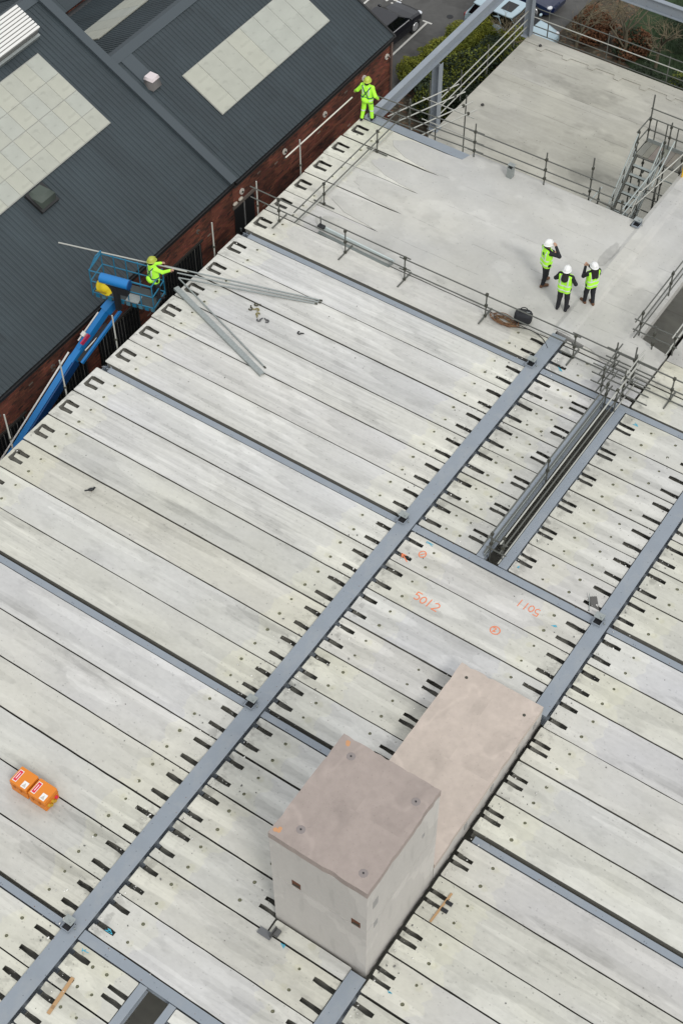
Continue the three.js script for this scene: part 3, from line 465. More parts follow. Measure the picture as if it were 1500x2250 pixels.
{ // scaffold stair up from the terrace: foot at v = 23, head at v = 26.07
  const o = thing('scaffold_stair', 'galvanised scaffold stair climbing from the terrace to a boarded landing', 'stair', [-1.9, -3.6, 23.0]);
  const T = 3.6, run = 3.07, W = 0.86;
  for (const u of [0.02, W]) part('stringer', bar(P(u, 0, 0), P(u, T, run), 0.045, 0.15), tubeMat, o);
  const n = 14; for (let i = 1; i < n; i++) { const t = i / n, h = T * t, v = run * t; const tr = part('tread', bx(0.05, W - 0.03, h - 0.03, h, v - 0.11, v + 0.02), galvLight, o); part('nosing', bx(0.05, W - 0.03, h - 0.035, h + 0.012, v - 0.125, v - 0.111), tubeMat, tr); part('riser_bar', tb(P(0.05, h - 0.13, v + 0.03), P(W - 0.03, h - 0.13, v + 0.03), 0.016), tubeMat, tr); part('tread_bracket', bx(0.4, 0.46, h - 0.22, h - 0.036, v - 0.06, v + 0.04), tubeMat, tr); }
  for (const u of [-0.04, W + 0.04]) { for (const k of [0.98, 0.55]) part('handrail', tb(P(u, k, 0), P(u, T + k, run), 0.024), k > 0.9 ? galvLight : galvMat, o); part('lower_rail', bar(P(u, 0.1, 0), P(u, T + 0.1, run), 0.03, 0.12), galvLight, o); for (const t of [0.1, 0.32, 0.53, 0.74, 0.95]) part('baluster', tb(P(u, T * t + 0.1, run * t), P(u, T * t + 0.98, run * t), 0.024), tubeMat, o); }
  for (let i = 0; i < 8; i++) part('landing_board', bx(-0.02 + i * 0.232, 0.2 + i * 0.232, T - 0.045, T - 0.005, run + 0.02, run + 0.85), lin(0.19 + 0.015 * (i % 3), 0.19 + 0.01 * (i % 2), 0.165, 0.9), o);
  for (const [u, v, H] of [[-0.04, run + 0.87, 5.6], [0.78, run + 0.87, 4.75], [1.66, run + 0.87, 4.75], [-0.04, run - 0.02, 4.7], [-0.46, 0.45, 5.0], [0.0, 0.2, 4.1], [W + 0.14, -0.05, 4.2], [W + 0.1, run - 0.02, 4.65], [1.7, run, 4.3]]) { const p = part('standard', tb(P(u, 0, v), P(u, H, v), 0.028), tubeMat, o); for (const h of [2.0, 2.6, 3.0, 3.55, 4.1, 4.55]) if (h < H) part('coupler', coup(P(u, h, v), 0.08), couplerMat, p); }
  for (const h of [T - 0.06, T + 0.5, T + 1.0, T + 1.4]) part('ledger', tb(P(-0.1, h, run + 0.89), P(2.0, h, run + 0.89)), tubeMat, o);
  for (const h of [T - 0.06, T + 0.5, T + 1.0]) part('ledger', tb(P(-0.08, h, run - 0.1), P(-0.08, h, run + 1.0)), tubeMat, o);
  part('ledger', tb(P(-0.1, T - 0.07, run), P(1.8, T - 0.07, run), 0.03), tubeMat, o);
  for (const h of [2.55, 2.95, 3.35]) { part('ledger', tb(P(-0.7, h, 0.42), P(W + 0.2, h, 0.3), 0.024), tubeMat, o); part('ledger', tb(P(W + 0.12, h, -0.2), P(W + 0.12, h, 1.6)), h > 3 ? galvLight : tubeMat, o); }
  for (const h of [2.35, 2.95, 3.3]) part('ledger', tb(P(W + 0.1, h, 1.9), P(2.1, h, 1.9)), tubeMat, o);
  for (const u of [1.35, 1.85]) part('standard', tb(P(u, 0, 1.9), P(u, 3.55, 1.9), 0.026), tubeMat, o);
  part('brace', tb(P(W + 0.12, 2.0, 0.0), P(W + 0.12, 3.5, 1.5)), tubeLight, o); part('brace', tb(P(-0.46, 2.4, 0.45), P(-0.04, 3.4, 0.2)), tubeLight, o); part('brace', tb(P(0.9, 3.3, 1.4), P(1.85, 4.55, run + 0.4)), tubeLight, o); part('brace', tb(P(1.0, 3.1, 1.2), P(1.95, 4.3, run + 0.3)), tubeLight, o);
  for (const [a, b] of [[[-0.5, 2.9, 0.4], [-0.5, 2.9, 1.6]], [[W + 0.2, 3.0, -0.1], [1.9, 3.0, -0.1]], [[W + 0.16, 3.75, 0], [W + 0.16, 3.9, run]], [[1.7, 3.0, run - 0.05], [W, 3.0, run - 0.05]], [[1.2, 3.5, 1.9], [1.2, 4.5, run + 0.3]]]) part('ledger', tb(P(...a), P(...b), 0.024), galvLight, o);
  part('toe_board', bx(-0.02, 1.78, T, T + 0.15, run + 0.855, run + 0.873), galvMat, o);
  for (let i = 0; i < 4; i++) part('landing_baluster', tb(P(0.2 + i * 0.42, T, run + 0.885), P(0.2 + i * 0.42, T + 1.0, run + 0.885), 0.024), tubeMat, o);
  const g = thing('safety_gate', 'yellow safety gate at the head of the scaffold stair', 'gate', [0.02, 0.03, 25.75]), ym = lin(0.72, 0.42, 0.02, 0.5);
  for (const v of [0, 0.75]) part('gate_post', tb(P(0, 0, v), P(0, 1.15, v), 0.03), ym, g);
  for (const h of [0.3, 0.7, 1.1]) part('gate_bar', tb(P(0, h, 0), P(0, h, 0.75), 0.022), ym, g);
  part('toe_plate', bx(-0.012, 0.012, 0.01, 0.2, 0.03, 0.72), ym, g);
}
{ // tubes and beams in the open bay beside the long edge beam
  const spots = [['scaffold tube slanting over the open bay, nearest the harnessed worker', [-10.4, 0.05, 22.9], [-9.2, 0.1, 25.9]], ['scaffold tube slanting over the open bay, second from the harnessed worker', [-10.0, 0.0, 22.85], [-8.8, 0.05, 25.7]], ['scaffold tube slanting over the open bay, third from the harnessed worker', [-9.4, -0.1, 22.9], [-8.3, 0, 25.4]], ['scaffold tube slanting over the open bay, nearest the steel column', [-9.0, -0.2, 22.85], [-8.0, -0.1, 25.2]]];
  for (const [l, a, b] of spots) { const o = thing('scaffold_tube', l, 'scaffold tube', a, 0, 'tubes over the open bay'); const d = P(...b).sub(P(...a)); part('tube', tb(P(0, 0, 0), d, 0.024), tubeLight, o); part('coupler', coup(d.clone().multiplyScalar(0.85), 0.09), couplerMat, o); }
  const gg = thing('scaffold_platform', 'dark scaffold lift of bare tubes below the open bay at the terrace corner', 'scaffold', [-10.6, -3.6, 24]);
  for (const [u, v] of [[0, 0], [1.6, 0], [0, 2.2], [1.6, 2.2]]) part('standard', tb(P(u, 0, v), P(u, 3.1, v), 0.026), tubeMat, gg);
  for (const h of [1.2, 2.2]) for (const v of [0, 2.2]) part('ledger', tb(P(-0.3, h, v), P(2.0, h, v)), tubeLight, gg);
}

// ---------------------------------------------------------------- brick warehouse with dark metal roofs
const roofTex = tex(256, 256, 4, 4, (x, y) => { const v = 1 + 0.4 * (fbm(x * 0.5, y * 0.5, 701) - 0.5) + 0.14 * (fbm(x * 5, y * 5, 703) - 0.5); return [0.029 * v, 0.041 * v, 0.047 * v, 0.5]; }, false, true);
const roofMats = [1, 0.94, 1.06].map(k => { const m = new THREE.MeshStandardMaterial({ map: roofTex.map, roughness: 0.55 }); m.color.setRGB(k, k, k); return m; });
const capMat = lin(0.052, 0.066, 0.075, 0.6), gutterMat = lin(0.012, 0.012, 0.012, 0.5);
const brickTex = tex(1024, 512, 6, 3, (x, y) => {
  const row = Math.floor(y / 0.075), xx = x + (row % 2) * 0.1125, col = Math.floor(xx / 0.225), fy = y / 0.075 - row, fx = xx / 0.225 - col;
  const h = hash(col, row, 801), mort = fy < 0.13 || fx < 0.05; let r = 0.205, g = 0.06, b = 0.034; const k = 0.65 + 0.7 * h; r *= k; g *= k * (0.85 + 0.3 * hash(col, row, 803)); b *= k;
  if (hash(col, row, 805) > 0.88) { r *= 0.4; g *= 0.5; b *= 0.6; } if (hash(col, row, 807) > 0.992) { r = 0.3; g = 0.25; b = 0.2; }
  if (mort) { r = 0.085; g = 0.05; b = 0.036; }
  const soot = sm(0.40, 0.6, fbm(x * 0.6, y * 0.9, 811)); const s = 1 - 0.55 * soot * (0.6 + 0.6 * fbm(x * 4, y * 6, 813, 2));
  return [r * s, g * s, b * s, mort ? 0.2 : 0.6 + 0.3 * h];
}, true, true);
const brickMat = TM(brickTex, 0.92, 0.008);
const skyMats = [[0.375, 0.38, 0.325], [0.365, 0.376, 0.33], [0.385, 0.388, 0.326]].map((c, i) => { const t = tex(64, 64, 1, 1, (x, y) => { const v = 1 + 0.16 * (fbm(x * 3, y * 2, 820 + i * 9) - 0.5) - 0.1 * sm(0.6, 0.75, fbm(x * 5, y * 3, 822 + i)); return [c[0] * v, c[1] * v, c[2] * v, 0.5]; }, false, true); return new THREE.MeshStandardMaterial({ map: t.map, roughness: 0.45 }); });
const pitch = 29.4 * Math.PI / 180, tp = Math.tan(pitch);
// ribbed sheet: lies on the plane that starts at (u0, h0) and rises towards -u (dir -1) or +u; v from va to vb
function ribSheet(u0, h0, run, va, vb, dir = -1) {
  const n = Math.max(1, Math.round((vb - va) / 0.2)), w = (vb - va) / n, prof = [];
  for (let i = 0; i < n; i++) { const v = va + i * w; prof.push([v, 0], [v + w * 0.55, 0], [v + w * 0.64, 0.028], [v + w * 0.88, 0.028]); } prof.push([vb, 0]);
  const pos = [], uv = [], nx = Math.sin(pitch) * (dir < 0 ? 1 : -1), ny = Math.cos(pitch), u1 = u0 + dir * run, h1 = h0 + run * tp;
  const at = (u, h, p) => [u + nx * p[1], h + ny * p[1], -p[0]];
  for (let i = 0; i + 1 < prof.length; i++) {
    const A = at(u0, h0, prof[i]), B = at(u0, h0, prof[i + 1]), C = at(u1, h1, prof[i + 1]), D = at(u1, h1, prof[i]);
    const q = dir < 0 ? [A, B, C, A, C, D] : [A, C, B, A, D, C]; q.forEach(p => { pos.push(...p); uv.push(-p[2], p[0]); });
  }
  const g = new THREE.BufferGeometry(); g.setAttribute('position', new THREE.Float32BufferAttribute(pos, 3)); g.setAttribute('uv', new THREE.Float32BufferAttribute(uv, 2)); g.computeVertexNormals(); return g;
}
// flat sheet on a roof slope: from run r0 to r1, v a..b, lifted by k
function onSlope(u0, h0, r0, r1, a, b, k, th, dir = -1) {
  const L = (r1 - r0) / Math.cos(pitch), g = new THREE.BoxGeometry(L, th, b - a); metreUV(g, L, th, b - a);
  g.rotateZ(dir < 0 ? -pitch : pitch); const rm = (r0 + r1) / 2, nx = Math.sin(pitch) * (dir < 0 ? 1 : -1), ny = Math.cos(pitch);
  g.translate(u0 + dir * rm + nx * (k + th / 2), h0 + rm * tp + ny * (k + th / 2), -(a + b) / 2); return g;
}
function slopeSheets(o, u0, h0, run, va, vb, dir = -1, wdt = 1.0) { let i = 0; for (let v = va; v < vb - 0.01; v += wdt) part('roof_sheet', ribSheet(u0, h0 + (i % 2) * 0.004, run, v, Math.min(vb, v + wdt), dir), roofMats[i++ % 3], o); }
const UW = -15.0, GH = -7.6;
function barredWindow(o, v0, v1, h0, h1) {
  const w = part('window', bx(UW - 0.12, UW + 0.02, h0, h1, v0, v1), lin(0.010, 0.012, 0.014, 0.25), o);
  const fm = lin(0.03, 0.028, 0.024, 0.7); part('frame_head', bx(UW - 0.05, UW + 0.07, h1, h1 + 0.09, v0 - 0.08, v1 + 0.08), fm, w); part('sill', bx(UW - 0.05, UW + 0.07, h0 - 0.1, h0, v0 - 0.08, v1 + 0.08), fm, w);
  for (let v = v0 + 0.05; v < v1; v += 0.165) part('bar', tb(P(UW + 0.08, h0, v), P(UW + 0.08, h1 + 0.02, v), 0.016, 5), rnd() < 0.3 ? lin(0.16, 0.16, 0.15, 0.5) : lin(0.045, 0.045, 0.04, 0.6), w);
}
{
  const o = thing('brick_warehouse', 'nearer brick warehouse with dark ribbed roof and large square rooflight', 'building', [0, 0, 0]), U0 = -14.92, H0 = -2.62, va = -6, vb = 19.1, run = 8.75;
  part('wall', bx(UW - 0.35, UW, GH, H0 - 0.14, va, vb + 0.2), brickMat, o);
  part('gable_wall', bx(-32.4, UW - 0.352, GH, H0 - 0.1, vb, vb + 0.28), brickMat, o);
  slopeSheets(o, U0, H0, run, va, vb); slopeSheets(o, U0 - 2 * run, H0, run, va, vb, 1, 2);
  part('ridge_cap', [onSlope(U0, H0, run - 0.3, run + 0.02, va, vb, 0.04, 0.012), onSlope(U0 - 2 * run, H0, run - 0.3, run + 0.02, va, vb, 0.04, 0.012, 1)], capMat, o);
  part('verge_cap', [onSlope(U0, H0, -0.02, run, vb - 0.02, vb + 0.36, 0.05, 0.10)], capMat, o); part('verge_cap', [onSlope(U0 - 2 * run, H0, -0.02, run, vb - 0.02, vb + 0.36, 0.05, 0.10, 1)], capMat, o);
  const tri = new THREE.Shape([[-2 * run, -0.1], [0, -0.1], [-run, run * tp]].map(p => new THREE.Vector2(...p))); const tg = new THREE.ExtrudeGeometry(tri, { depth: 0.25, bevelEnabled: false }); tg.translate(U0, H0, -vb - 0.27); part('gable', tg, gutterMat, o);
  part('gutter', [bx(UW + 0.0, UW + 0.16, H0 - 0.16, H0 - 0.05, va, vb + 0.2)], gutterMat, o);
  part('fascia', [bx(UW - 0.02, UW + 0.04, H0 - 0.34, H0 - 0.165, va, vb + 0.2)], lin(0.035, 0.034, 0.032, 0.7), o);
  const sk = part('rooflight', onSlope(U0, H0, 4.0, 7.15, 4.0, 17.36, 0.034, 0.03), lin(0.3, 0.3, 0.27, 0.6), o); let k = 0;
  for (const [a, b] of [[4.03, 4.7], [4.72, 5.46], [5.49, 6.24], [6.26, 7.12]]) for (let v = 17.33; v > 5; v -= 0.7) part('rooflight_panel', onSlope(U0, H0, a, b, v - 0.685, v, 0.066 + 0.002 * (k % 2), 0.012), skyMats[Math.floor(hash(k++, 5, 77) * 3)], sk);
  { const g = []; const c = onSlope(U0, H0, 3.2, 3.95, 12.5, 13.4, 0.035, 0.12); const d = new THREE.CylinderGeometry(0.34, 0.5, 0.16, 4).rotateY(0.785).translate(U0 - 3.55, H0 + 3.55 * tp + 0.34, -12.95); const d2 = new THREE.CylinderGeometry(0.5, 0.5, 0.4, 4).rotateY(0.785).translate(U0 - 3.55, H0 + 3.55 * tp + 0.055, -12.95); const v = part('roof_vent', c, gutterMat, o); part('cowl', [d, d2], lin(0.06, 0.075, 0.062, 0.7), v); }
  { const v = part('louvre_turret', onSlope(U0, H0, 7.6, 8.65, 15.6, 17.85, 0.03, 0.5), lin(0.2, 0.2, 0.19, 0.6), o); for (let i = 0; i < 9; i++) part('louvre', onSlope(U0, H0, 7.62 + i * 0.115, 7.7 + i * 0.115, 15.55, 17.9, 0.532, 0.05), lin(0.68, 0.67, 0.64, 0.5), v); part('apron', onSlope(U0, H0, 7.5, 7.59, 15.5, 17.9, 0.04, 0.2), galvMat, v); }
  barredWindow(o, 4.6, 7.1, -6.8, -4.35); barredWindow(o, 8.6, 10.4, -6.8, -4.2); barredWindow(o, 11.1, 13.4, -6.8, -4.1); barredWindow(o, 14.2, 17.2, -6.8, -4.05);
  for (const v of [6.0, 8.8, 11.6, 14.4, 17.1]) { const d = part('wall_plate', new THREE.CylinderGeometry(0.1, 0.1, 0.04, 12).rotateZ(Math.PI / 2).translate(UW + 0.02, -3.46, -v), lin(0.12, 0.1, 0.085, 0.7), o); part('plate_nut', new THREE.CylinderGeometry(0.035, 0.035, 0.05, 6).rotateZ(Math.PI / 2).translate(UW + 0.06, -3.46, -v), rustMat, d); }
}
{
  const U0 = -14.92, H0 = -2.66, va = 19.42, vb = 30.42, run = 5.65, o = thing('brick_warehouse', 'farther brick warehouse with cream rooflights, beyond the raised verge', 'building', [0, 0, 0]);
  part('wall', bx(UW - 0.35, UW, GH, H0 - 0.14, 19.32, vb - 0.1), brickMat, o); part('end_wall', bx(-28, UW - 0.36, GH, H0 - 0.1, vb - 0.4, vb - 0.12), brickMat, o);
  slopeSheets(o, U0, H0, run, va, vb); slopeSheets(o, U0 - 2 * run - 1.6, H0 - 1.6 * tp, run + 1.6, va, vb, 1);
  part('ridge_cap', [onSlope(U0, H0, run - 0.32, run + 0.02, va, vb, 0.04, 0.012), onSlope(U0 - 2 * run - 1.6, H0 - 1.6 * tp, run + 1.28, run + 1.62, va, vb, 0.04, 0.012, 1)], capMat, o);
  const tri = new THREE.Shape([[-2 * run, -0.1], [0, -0.1], [-run, run * tp]].map(p => new THREE.Vector2(...p))); const tg = new THREE.ExtrudeGeometry(tri, { depth: 0.2, bevelEnabled: false }); tg.translate(U0, H0, -vb + 0.15); part('gable', tg, brickMat, o);
  part('verge_cap', onSlope(U0, H0, -0.05, run, vb - 0.03, vb + 0.06, 0.02, 0.05), gutterMat, o);
  part('gutter', bx(UW, UW + 0.16, H0 - 0.16, H0 - 0.05, va, vb + 0.1), gutterMat, o); part('fascia', bx(UW - 0.02, UW + 0.04, H0 - 0.36, H0 - 0.165, va, vb), lin(0.05, 0.048, 0.044, 0.7), o);
  const sk = part('rooflight', onSlope(U0, H0, 1.88, 3.72, 21.25, 28.5, 0.034, 0.03), lin(0.3, 0.3, 0.27, 0.6), o); let k = 0;
  for (let v = 21.28; v < 28.3; v += 0.903) part('rooflight_panel', onSlope(U0, H0, 1.9, 3.7, v, v + 0.888, 0.066 + 0.003 * (k % 2), 0.014), skyMats[Math.floor(hash(k++, 6, 78) * 3)], sk);
  const U2 = U0 - 2 * run - 1.6, H2 = H0 - 1.6 * tp, s2 = part('rooflight', onSlope(U2, H2, 3.0, 4.8, 21.6, 29, 0.034, 0.03, 1), lin(0.22, 0.22, 0.19, 0.6), o);
  for (let v = 21.62; v < 28.6; v += 0.9) part('rooflight_panel', onSlope(U2, H2, 3.02, 4.78, v, v + 0.885, 0.066, 0.014, 1), skyMats[(k++) % 3], s2);
  const fl = part('flashing', onSlope(U0, H0, 4.25, 5.5, 19.75, 20.35, 0.036, 0.008), capMat, o);
  const vt = part('roof_vent', new THREE.CylinderGeometry(0.27, 0.36, 0.34, 4).rotateY(Math.PI / 4).translate(U0 - 4.1, H0 + 4.1 * tp + 0.16, -19.98), lin(0.14, 0.13, 0.125, 0.6), o); part('vent_cap', new THREE.CylinderGeometry(0.26, 0.31, 0.12, 4).rotateY(Math.PI / 4).translate(U0 - 4.1, H0 + 4.1 * tp + 0.4, -19.98), lin(0.62, 0.55, 0.55, 0.6), vt);
  for (const v of [19.85, 22.68, 25.46, 28.29, 30.02]) { const d = part('wall_plate', new THREE.CylinderGeometry(0.13, 0.13, 0.05, 12).rotateZ(Math.PI / 2).translate(UW + 0.03, -3.46, -v), lin(0.6, 0.56, 0.5, 0.7), o); part('plate_nut', new THREE.CylinderGeometry(0.04, 0.04, 0.04, 6).rotateZ(Math.PI / 2).translate(UW + 0.075, -3.46, -v), couplerMat, d); }
  const dr = part('door', bx(UW - 0.1, UW + 0.01, -6.6, -3.98, 19.1 + 0.24, 20.6), lin(0.014, 0.015, 0.016, 0.4), o); part('door_mullion', bx(UW + 0.012, UW + 0.04, -6.6, -4.0, 19.93, 19.97), lin(0.3, 0.3, 0.29, 0.5), dr); part('lintel', bx(UW + 0.0, UW + 0.05, -3.98, -3.84, 19.25, 20.75), lin(0.16, 0.13, 0.11, 0.8), dr); part('door_handle', bx(UW + 0.012, UW + 0.05, -5.3, -5.15, 19.6, 19.66), galvMat, dr);
  for (const v of [19.15, 19.5]) part('wall_lamp', new THREE.SphereGeometry(0.1, 8, 6).scale(0.7, 0.7, 1.4).translate(UW + 0.07, -3.7, -v - 0.2), lin(0.55, 0.5, 0.42, 0.5), o);
  part('downpipe', tb(P(UW + 0.08, GH, 30.3), P(UW + 0.08, H0 - 0.2, 30.3), 0.05), lin(0.17, 0.12, 0.1, 0.6), o);
  part('string_course', bx(UW, UW + 0.05, -4.62, -4.5, 23, 30.3), lin(0.14, 0.05, 0.03, 0.9), o);
}
{ // next range of roofs behind, with an aerial
  const o = thing('rear_warehouse', 'plain grey roof of the rear range in the top left corner', 'building', [0, 0, 0]);
  const U2 = -27.9, H2 = -3.62; let i = 0; for (let v = 19.5; v < 34; v += 1.45) part('roof_sheet', onSlope(U2 - 0.35, H2, 0, 7, v, v + 1.44, 0.0, 0.03), roofMats[i++ % 3], o);
  part('valley_gutter', bx(U2 - 0.36, U2 + 0.02, H2 - 0.25, H2 - 0.1, 19.5, 34), gutterMat, o);
  part('wall', bx(-35, U2 - 0.4, GH, H2 - 0.3, 19.6, 33.9), brickMat, o);
  const a = thing('aerial', 'thin television aerial standing by the valley of the rear roofs', 'aerial', [-27.3, -3.3, 23.2]); part('mast', tb(P(0, 0, 0), P(0, 2.1, 0), 0.02), tubeLight, a); part('boom', tb(P(0, 1.95, -0.1), P(-0.9, 2.05, -0.35), 0.015), tubeLight, a); for (let k = 0; k < 4; k++) part('element', tb(P(-0.2 * k - 0.1, 1.98, -0.35 - 0.05 * k), P(-0.2 * k - 0.1, 1.98, 0.15 - 0.05 * k), 0.01, 5), tubeLight, a);
}
// ---------------------------------------------------------------- ground
const asphaltTex = tex(512, 512, 12, 12, (x, y) => { let v = 0.085 + 0.03 * (fbm(x * 0.4, y * 0.4, 901) - 0.5) + 0.02 * (fbm(x * 6, y * 6, 903, 3) - 0.5); v -= 0.015 * sm(0.6, 0.7, fbm(x * 1.2, y * 1.2, 905)); return [v * 1.02, v, v * 0.95, 0.5 + 3 * (v - 0.085)]; }, true, true);
const soilTex = tex(512, 512, 10, 10, (x, y) => { const n = fbm(x * 3, y * 3, 921, 5), m = fbm(x * 0.7, y * 0.7, 923), l = hash(Math.floor(x * 9 + 3 * n), Math.floor(y * 9 + 3 * m), 925); let r = 0.055, g = 0.045, b = 0.03; const k = 0.5 + n; r *= k; g *= k; b *= k; if (l > 0.86) { r += 0.07; g += 0.028; b += 0.012; } if (l < 0.08) { r += 0.05; g += 0.05; b += 0.035; } return [r, g, b, n]; }, true, true);
const grassTex = tex(256, 256, 4, 4, (x, y) => { const n = fbm(x * 5, y * 5, 931, 4); return [0.012 + 0.012 * n, 0.024 + 0.026 * n, 0.008 + 0.006 * n, n]; }, true, true);
const flat = (pts, h) => { const g = new THREE.ShapeGeometry(new THREE.Shape(pts.map(p => new THREE.Vector2(p[0], p[1])))); g.rotateX(-Math.PI / 2); g.translate(0, h, 0); return g; };
struct('ground', flat([[-160, -140], [160, -140], [160, 200], [-160, 200]], GH - 0.02), TM(soilTex, 0.95, 0.03));
struct('car_park', flat([[-60, 30.3], [-16.6, 30.3], [-16.35, 33], [-15.9, 38.6], [-12.4, 39], [-12.2, 60], [-60, 60]], GH), TM(asphaltTex, 0.9, 0.01));
struct('alley', flat([[-15, -30], [-11, -30], [-11, 30.3], [-15, 30.3]], GH), TM(asphaltTex, 0.9, 0.01));
struct('lawn', flat([[-10.2, 43], [-9.4, 40.9], [-7, 39.6], [30, 39], [40, 80], [-9, 80]], GH + 0.004), TM(grassTex, 0.95, 0.03));
const lineMat = lin(0.55, 0.54, 0.5, 0.85);
struct('parking_line', [bx(-17.96, -17.86, GH + 0.003, GH + 0.007, 33.2, 38.1).rotateY(0)], lineMat); struct('parking_line', [bx(-18.16, -17.66, GH + 0.0035, GH + 0.008, 38.11, 38.21)], lineMat);
struct('parking_line', [bx(-21.25, -21.15, GH + 0.003, GH + 0.007, 33.2, 38.3)], lineMat);
struct('parking_number', ribbon(word('15', -20.55, 38.55, 0.5, -0.1, 0.7), 0.1, GH + 0.008), lineMat);
struct('manhole_cover', [new THREE.CylinderGeometry(0.16, 0.16, 0.012, 12).translate(-17.26, GH + 0.006, -39.12)], blackMat);

// ---------------------------------------------------------------- blue boom lift
{
  const o = thing('boom_lift', 'blue articulated boom lift reaching up the alley with a railed basket', 'boom lift', [-13.4, GH, 2.6]);
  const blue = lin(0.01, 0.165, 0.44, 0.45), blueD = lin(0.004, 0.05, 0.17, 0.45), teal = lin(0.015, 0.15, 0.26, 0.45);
  const L = (u, h, v) => P(u + 13.4, h - GH, v - 2.6);
  // chassis, hidden below the deck
  part('chassis', bx(-0.7, 0.7, 0.5, 0.95, -1.3, 1.3), blueD, o); part('turntable', new THREE.CylinderGeometry(0.6, 0.65, 0.4, 16).translate(0, 1.15, 0), blue, o);
  for (const [a, b] of [[-1, -1], [1, -1], [-1, 1], [1, 1]]) { const w = part('wheel', new THREE.CylinderGeometry(0.42, 0.42, 0.3, 16).rotateZ(Math.PI / 2).translate(a * 0.85, 0.42, b * 1.0), blackMat, o); part('rim', new THREE.CylinderGeometry(0.2, 0.2, 0.31, 12).rotateZ(Math.PI / 2).translate(a * 0.852, 0.42, b * 1.0), lin(0.5, 0.5, 0.48, 0.5), w); }
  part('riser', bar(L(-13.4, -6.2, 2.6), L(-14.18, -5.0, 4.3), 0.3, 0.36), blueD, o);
  // lower and upper boom: wide lower section, slimmer upper section
  part('lower_boom', bar(L(-14.2, -5.1, 4.2), L(-14.05, -2.65, 9.0), 0.22, 0.3), blue, o);
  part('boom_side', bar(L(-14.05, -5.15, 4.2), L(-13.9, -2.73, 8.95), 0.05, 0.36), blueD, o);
  part('knuckle', bar(L(-14.03, -2.72, 8.85), L(-13.95, -2.4, 9.35), 0.25, 0.28), blue, o);
  part('upper_boom', bar(L(-13.96, -2.38, 9.25), L(-13.62, -1.35, 10.45), 0.2, 0.24), blue, o);
  part('boom_nose', bar(L(-13.62, -1.36, 10.4), L(-13.5, -1.1, 10.85), 0.3, 0.32), blue, o);
  part('jib', bar(L(-13.52, -1.15, 10.75), L(-13.3, -0.75, 10.95), 0.2, 0.24), blackMat, o);
  part('levelling_ram', bar(L(-13.55, -2.5, 8.85), L(-13.2, -1.35, 10.7), 0.09, 0.1), blue, o);
  part('ram_cover', bar(L(-13.7, -2.55, 8.9), L(-13.42, -1.7, 10.2), 0.16, 0.12), blackMat, o);
  const wh = lin(0.62, 0.6, 0.56, 0.6);
  part('hose_tube', tb(L(-14.42, -5.0, 4.2), L(-14.26, -2.5, 9.0), 0.035), wh, o); part('hose_tube', tb(L(-14.12, -2.2, 9.4), L(-13.86, -1.45, 10.3), 0.03), wh, o); part('hose_tube', tb(L(-13.66, -2.25, 9.2), L(-13.5, -1.95, 9.75), 0.022), wh, o);
  part('warning_label', bar(L(-13.78, -2.02, 9.2), L(-13.7, -1.8, 9.55), 0.06, 0.14), lin(0.4, 0.02, 0.07, 0.6), o); part('data_label', bar(L(-13.9, -1.87, 9.42), L(-13.87, -1.79, 9.55), 0.16, 0.1), wh, o);
  // basket: floor at h = -0.5
  const A = [-13.85, 10.2], B = [-11.66, 10.71], d = [(B[0] - A[0]), (B[1] - A[1])], n = [-d[1] / 2.25 * 0.86, d[0] / 2.25 * 0.86];
  const pt = (s, t, h) => L(A[0] + d[0] * s + n[0] * t, h, A[1] + d[1] * s + n[1] * t);
  const bk = part('basket_floor', bar(pt(0, 0.5, -0.55), pt(1, 0.5, -0.55), 0.86, 0.05), lin(0.05, 0.06, 0.06, 0.7), o);
  for (const h of [-0.42, 0.08, 0.55]) for (const [p, q] of [[[0, 0], [1, 0]], [[0, 1], [1, 1]], [[0, 0], [0, 1]], [[1, 0], [1, 1]]]) { if (h > 0.5 && p[1] === 0 && q[1] === 0) { part('basket_rail', tb(pt(0, 0, h), pt(0.35, 0, h), 0.022), teal, bk); part('basket_rail', tb(pt(0.6, 0, h), pt(1, 0, h), 0.022), teal, bk); } else part('basket_rail', tb(pt(p[0], p[1], h), pt(q[0], q[1], h), 0.022), teal, bk); }
  for (const s of [0, 0.2, 0.4, 0.6, 0.8, 1]) for (const t of [0, 1]) part('basket_post', tb(pt(s, t, -0.55), pt(s, t, t || s === 0 || s === 1 ? 0.6 : 0.1), 0.02), teal, bk);
  for (let s = 0.05; s < 1; s += 0.1) { part('kick_slat', bar(pt(s, -0.01, -0.52), pt(s + 0.06, -0.01, -0.52), 0.02, 0.14), s % 0.2 < 0.1 ? teal : lin(0.08, 0.2, 0.26, 0.5), bk); }
  part('gate_hoop', [tb(pt(0.0, 0.1, 0.55), pt(0.06, 0.35, 0.95)), tb(pt(0.06, 0.35, 0.95), pt(0.08, 0.7, 0.95)), tb(pt(0.08, 0.7, 0.95), pt(0.0, 0.95, 0.55)), tb(pt(0.03, 0.25, 0.75), pt(0.05, 0.82, 0.75))], teal, bk);
  part('rotator_drum', new THREE.CylinderGeometry(0.17, 0.17, 1.02, 16).rotateZ(Math.PI / 2 + 0.0).rotateY(0.23).translate(...pt(0.44, -0.14, 0.5).toArray()), blue, bk);
  part('drum_end', new THREE.CylinderGeometry(0.175, 0.175, 0.03, 16).rotateZ(Math.PI / 2).rotateY(0.23).translate(...pt(0.675, -0.14, 0.5).toArray()), blueD, bk);
  part('control_box', bar(pt(0.3, -0.1, 0.18), pt(0.64, -0.1, 0.18), 0.25, 0.3), blackMat, bk);
  part('mount', bar(pt(0.44, -0.15, -0.75), pt(0.44, -0.15, 0.3), 0.16, 0.16, new THREE.Vector3(1, 0, 0)), blackMat, bk);
  part('tray', bar(pt(0.55, 0.15, -0.36), pt(0.75, 0.15, -0.36), 0.35, 0.04), galvMat, bk);
